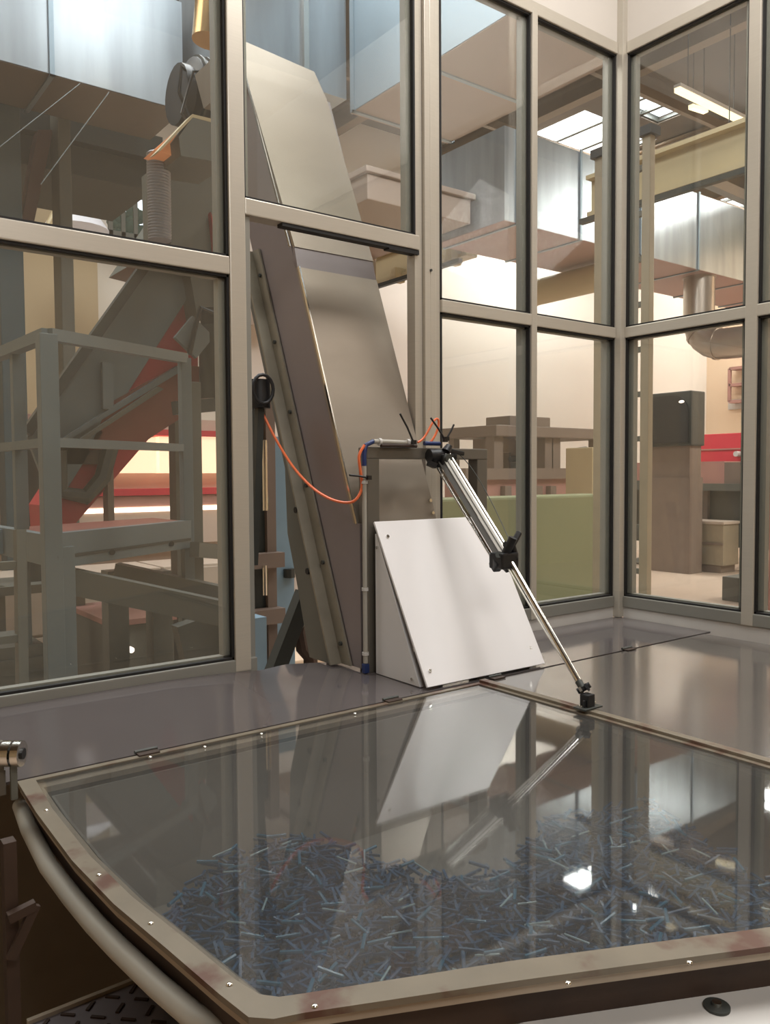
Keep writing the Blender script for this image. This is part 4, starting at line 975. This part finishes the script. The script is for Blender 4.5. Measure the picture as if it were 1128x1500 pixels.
# cable ties
def ctie(a, b, l, Y=gy0-.02):
    A, B = at(*a, Y=Y), at(*b, Y=Y)
    t = thing('cable_tie', l, 'cable tie', A, 'black cable ties on the frame')
    MB().tube([A, A.lerp(B, .5)+Vector((.002, 0, .001)), B], .0028, 6).build('tail', 'tie', t)
    MB().box(A-Vector((.006, .006, .005)), A+Vector((.006, .004, .006))).build('tie_head', 'tie', t)
ctie((606, 648), (586, 606), 'black cable tie tail sticking up left of the clamp joint')
ctie((652, 645), (631, 612), 'black cable tie tail leaning left above the clamp joint')
ctie((654, 643), (665, 622), 'short black cable tie tail leaning right above the clamp joint')
ctie((540, 700), (512, 696), 'black cable tie tail pointing left from the frame upright')
# orange hose
h0, h1 = at(378, 592, Y=2.55), at(527, 700, Y=1.75)
def bez(ps, n=28):
    out = []
    for k in range(n+1):
        s_ = k/n; q_ = [Vector(p) for p in ps]
        while len(q_) > 1: q_ = [q_[i].lerp(q_[i+1], s_) for i in range(len(q_)-1)]
        out.append(q_[0])
    return out
way = [at(376, 588, X=1.12), at(388, 612, X=1.14), at(405, 645, X=1.16), at(428, 682, X=1.175), at(455, 712, X=1.185), at(480, 729, X=1.19), at(503, 736, X=1.20), at(520, 733, X=1.215), at(530, 715, Y=1.74), at(528, 690, Y=1.735), at(526, 668, Y=1.735), at(534, 652, Y=1.735)]
cu = []
for i in range(len(way)-1):
    p0_, p1_, p2_, p3_ = way[max(i-1, 0)], way[i], way[i+1], way[min(i+2, len(way)-1)]
    for k in range(5):
        s_ = k/5; cu.append(.5*((2*p1_)+(p2_-p0_)*s_+(2*p0_-5*p1_+4*p2_-p3_)*s_*s_+(3*p1_-p0_-3*p2_+p3_)*s_**3))
cu.append(way[-1])
one('air_hose', MB().tube(cu, .0038, 8), 'hose', 'orange air hose sagging from the regulator to the portal frame', 'hose')
one('air_hose', MB().tube(bez([at(612, 648, Y=1.74), at(634, 640, Y=1.74), at(628, 600, Y=1.74), at(655, 596, Y=1.74), at(644, 635, Y=1.74), at(630, 648, Y=1.74)]), .0032, 8), 'hose', 'small orange hose loop above the clamp joint', 'hose')

# ------------------------------------------------------------------ diagonal strut
ts = thing('diagonal_strut', 'bright aluminium profile arm with clamps reaching from the portal frame down to a foot', 'support arm', (1.426, 1.159, ZT))
J1 = at(650, 672, Y=1.71); FT = Vector((1.426, 1.159, ZT))
# arm lies on the line from joint to the foot
J2 = Vector((FT.x, FT.y, FT.z+.035))
def along(s_): return J1.lerp(J2, s_)
def find(px, py):
    best = min((((p[0]-px)**2+(p[1]-py)**2), s_) for s_ in [k/400 for k in range(401)] for p in [proj(along(s_))]); return best[1]
def proj(P):
    d = P-CAM; w_ = d.dot(fw); return (564+F*d.dot(rt)/w_, 750-F*d.dot(up)/w_)
sM = find(742, 818)
dirv = (J2-J1).normalized()
# sideways vector facing the camera plane
vw = (along(.3)-CAM).normalized(); sx = dirv.cross(vw).normalized()
if sx.x < 0: sx = -sx
nz = sx.cross(dirv).normalized()
if nz.dot(vw) > 0: nz = -nz
A, B = along(0.0), along(sM)
MB().bar(A+sx*.006, B+sx*.006, .016, .034, upv=nz).build('profile_bar', 'profile', ts, bevel=.002)
MB().bar(A+sx*.006+nz*.0172, B+sx*.006+nz*.0172, .0025, .002, upv=nz).build('profile_slot', 'slot', ts)
MB().bar(A-sx*.010, B-sx*.010, .015, .026, upv=nz).build('slotted_side', 'slot', ts, bevel=.001)
MB().bar(A-sx*.021, B-sx*.021, .004, .012, upv=nz).build('side_rod', 'chrome', ts)
MB().tube([A-sx*.028+nz*.004, B-sx*.026+nz*.004], .0035, 10).build('side_rod', 'chrome', ts)
MB().tube([A+sx*.018+nz*.004, B+sx*.018+nz*.004], .0065, 14).build('side_rod', 'chrome', ts)
R0 = along(find(850, 1000)) if True else None
S0 = along(sM)+sx*.010
MB().tube([S0, R0], .0072, 16).build('telescopic_rod', 'chrome', ts)
MB().tube([S0-sx*.014, along(find(800, 920))-sx*.006, R0-sx*.002], .0022, 8).build('thin_rod', 'profile', ts)
# cable along the arm
MB().tube(bez([at(664, 660, Y=1.70), at(690, 672, Y=1.70), at(722, 735, Y=1.62), along(sM)+sx*.03]), .0012, 6).build('cable', 'darkgrey', ts)
# upper clamp joint
c = along(0)
tc_ = MB()
cl = MB().tube([c+Vector((-.045, .01, .008)), c+Vector((.035, .0, .008))], .019, 14).build('upper_clamp', 'black', ts)
MB().box(c+Vector((-.02, -.02, -.024)), c+Vector((.022, .02, .012))).build('clamp_block', 'black', ts, bevel=.004)
MB().tube([c+Vector((-.005, -.03, .0)), c+Vector((-.005, .02, .0))], .013, 12).build('clamp_screw', 'darkgrey', ts)
MB().tube([c+Vector((.0, -.01, .02)), c+Vector((.012, -.01, .036))], .012, 12, radii=[.013, .009]).build('knob_hub', 'black', ts)
MB().bar(c+Vector((.012, -.01, .022)), c+Vector((.062, -.012, .014)), .013, .012).build('clamp_lever', 'black', ts, bevel=.003)
MB().bar(c+Vector((-.035, -.005, -.020)), c+Vector((-.085+.03, .0, -.012)), .02, .014).build('clamp_tab', 'black', ts)
# middle clamp with star knob
c = along(sM)
MB().box(c+Vector((-.032, -.024, -.022)), c+Vector((.026, .024, .018))).build('middle_clamp', 'black', ts, bevel=.005)
MB().tube([c+sx*.0+nz*.01, c+sx*.03+nz*.02+Vector((0, 0, .03))], .011, 12).build('knob_hub', 'black', ts)
k0 = c+sx*.022+Vector((0, 0, .024))
for a in range(3):
    d = Vector((math.cos(a*2.1+.9), 0, math.sin(a*2.1+.9)))
    MB().tube([k0, k0+d*(.038 if a == 0 else .026)], .008, 10).build('knob_arm', 'black', ts)
MB().ball(k0+Vector((math.cos(.9), 0, math.sin(.9)))*.036, .0065, 8).build('knob_tip', 'black', ts)
MB().tube([c+sx*.01-Vector((0, 0, .01)), c+sx*.035-Vector((0, 0, .012))], .009, 10).build('clamp_screw', 'black', ts)
MB().bar(c-sx*.03-Vector((0, 0, .006)), c-sx*.012+nz*.02-Vector((0, 0, .004)), .022, .03).build('clamp_jaw', 'black', ts, bevel=.004)
MB().tube([c+nz*.022-sx*.006, c+nz*.036-sx*.006], .009, 12).build('clamp_screw', 'darkgrey', ts)
MB().tube([c-Vector((0, 0, .018))+sx*.004, c-Vector((0, 0, .036))+sx*.012], .012, 12, radii=[.013, .008]).build('clamp_nose', 'black', ts)
# foot hinge
e = R0; f_ = FT+Vector((0, 0, .012))
MB().tube([e+dirv*-.004, e+dirv*.014], .0085, 12).build('rod_end', 'darkgrey', ts)
MB().bar(e+dirv*.012-sx*.006, along(.985)-sx*.006, .006, .022, upv=nz).build('fork_plate', 'gantry', ts)
MB().bar(e+dirv*.012+sx*.008, along(.985)+sx*.010, .006, .022, upv=nz).build('fork_plate', 'black', ts)
MB().tube([along(.975)-sx*.014, along(.975)+sx*.018], .007, 12).build('pivot_pin', 'black', ts)
MB().box(FT+Vector((-.012, -.012, .004)), FT+Vector((.012, .012, .04))).build('foot_block', 'black', ts, bevel=.003)
MB().box(FT+Vector((-.028, -.018, .0085)), FT+Vector((.030, .016, .0125))).build('foot_plate', 'darkgrey', ts, bevel=.001)
for dx in (-.022, .024): MB().tube([FT+Vector((dx, 0, .0125)), FT+Vector((dx, 0, .018))], .004, 8).build('foot_bolt', 'chrome', ts)
MB().tube([FT+Vector((-.014, -.004, .0125)), FT+Vector((-.016, -.004, .028))], .003, 8).build('locking_pin', 'black', ts)

# ------------------------------------------------------------------ latch, post, step at lower left
p = at(20, 1104, X=.305)
lt = MB().box(p+Vector((-.03, .012, -.03)), p+Vector((-.012, .024, .02))).box(p+Vector((-.035, .012, -.07)), p+Vector((-.01, .03, -.028))).build('lid_latch', 'gantry', T, bevel=.002)
ax = Vector((.8, -.6, 0))
MB().tube([p-ax*.016, p-ax*.002], .021, 20).build('roller', 'chrome', lt)
MB().tube([p+ax*.002, p+ax*.014], .021, 20).build('roller', 'chrome', lt)
MB().tube([p-ax*.03, p+ax*.017], .009, 12).build('roller_axle', 'black', lt)
MB().box(p+Vector((-.006, -.004, -.075)), p+Vector((.004, .004, -.018))).build('latch_arm', 'gpaint2', lt)
A = at(6, 1300, X=.10); 
tp = thing('dark_post', 'dark slim upright post with angled stay at the lower left edge', 'post', (.17, A.y, 0))
a_, b_ = at(5, 1150, Y=1.15), at(12, 1500, Y=1.15)
MB().box((a_.x-.004, 1.14, .4), (a_.x+.012, 1.16, 1.12)).build('upright', 'rimdark', tp)
g1_, g2_ = at(12, 1345, Y=1.13), at(52, 1325, Y=1.13); g3_ = at(16, 1405, Y=1.13)
MB().bar(g1_, g2_, .012, .012).build('stay', 'rimdark', tp)
MB().bar(g2_, g3_, .008, .012).build('stay', 'rimdark', tp)
# backdrop panels beneath the table at left
one('inner_skirt_panel', MB().prism([(-1.0, 1.84, .0), (.9, 1.84, .0), (.9, 1.84, 1.04), (-1.0, 1.84, 1.04)], (0, .02, 0)), 'skirt', 'olive brown panel beneath the rear cover at lower left', 'panel')
# chequer plate step
zs = .78
c0, c1, c2, c3 = at(40, 1500, Z=zs), at(172, 1448, Z=zs), at(300, 1520, Z=zs), at(170, 1620, Z=zs)
cc = (c0+c1+c2+c3)/4
tst = thing('checker_step', 'dark grey chequer plate step beneath the guard pipe', 'step', (cc.x, cc.y, 0))
c4 = c1+(c1-c0)*.6; 
poly = [c0, c4, c4+(c3-c0), c3]
MB().prism(poly, (0, 0, -.02)).build('tread', 'plate', tst)
U = (c1-c0).normalized(); V = Vector((-U.y, U.x, 0)); V = V if (c3-c0).dot(V) > 0 else -V
mb = MB()
for i in range(9):
    for j in range(7):
        o_ = c0+U*(.02+.034*i)+V*(.018+.034*j)+Vector((0, 0, .001)); d = (U+V if (i+j) % 2 else U-V).normalized()*.011
        mb.bar(o_-d, o_+d, .005, .003)
mb.build('raised_bars', 'rimdark', tst)
MB().bar(c0+Vector((0, 0, -.004)), c4+Vector((0, 0, -.004)), .008, .02).build('edge_trim', 'lidrim', tst)
for k in (0, 1): pp0 = poly[k]*.85+cc*.15; MB().box((pp0.x-.015, pp0.y-.015, 0), (pp0.x+.015, pp0.y+.015, zs-.02)).build('leg', 'rimdark', tst)

for o in bpy.data.objects:
    if '_o' in o: del o['_o']
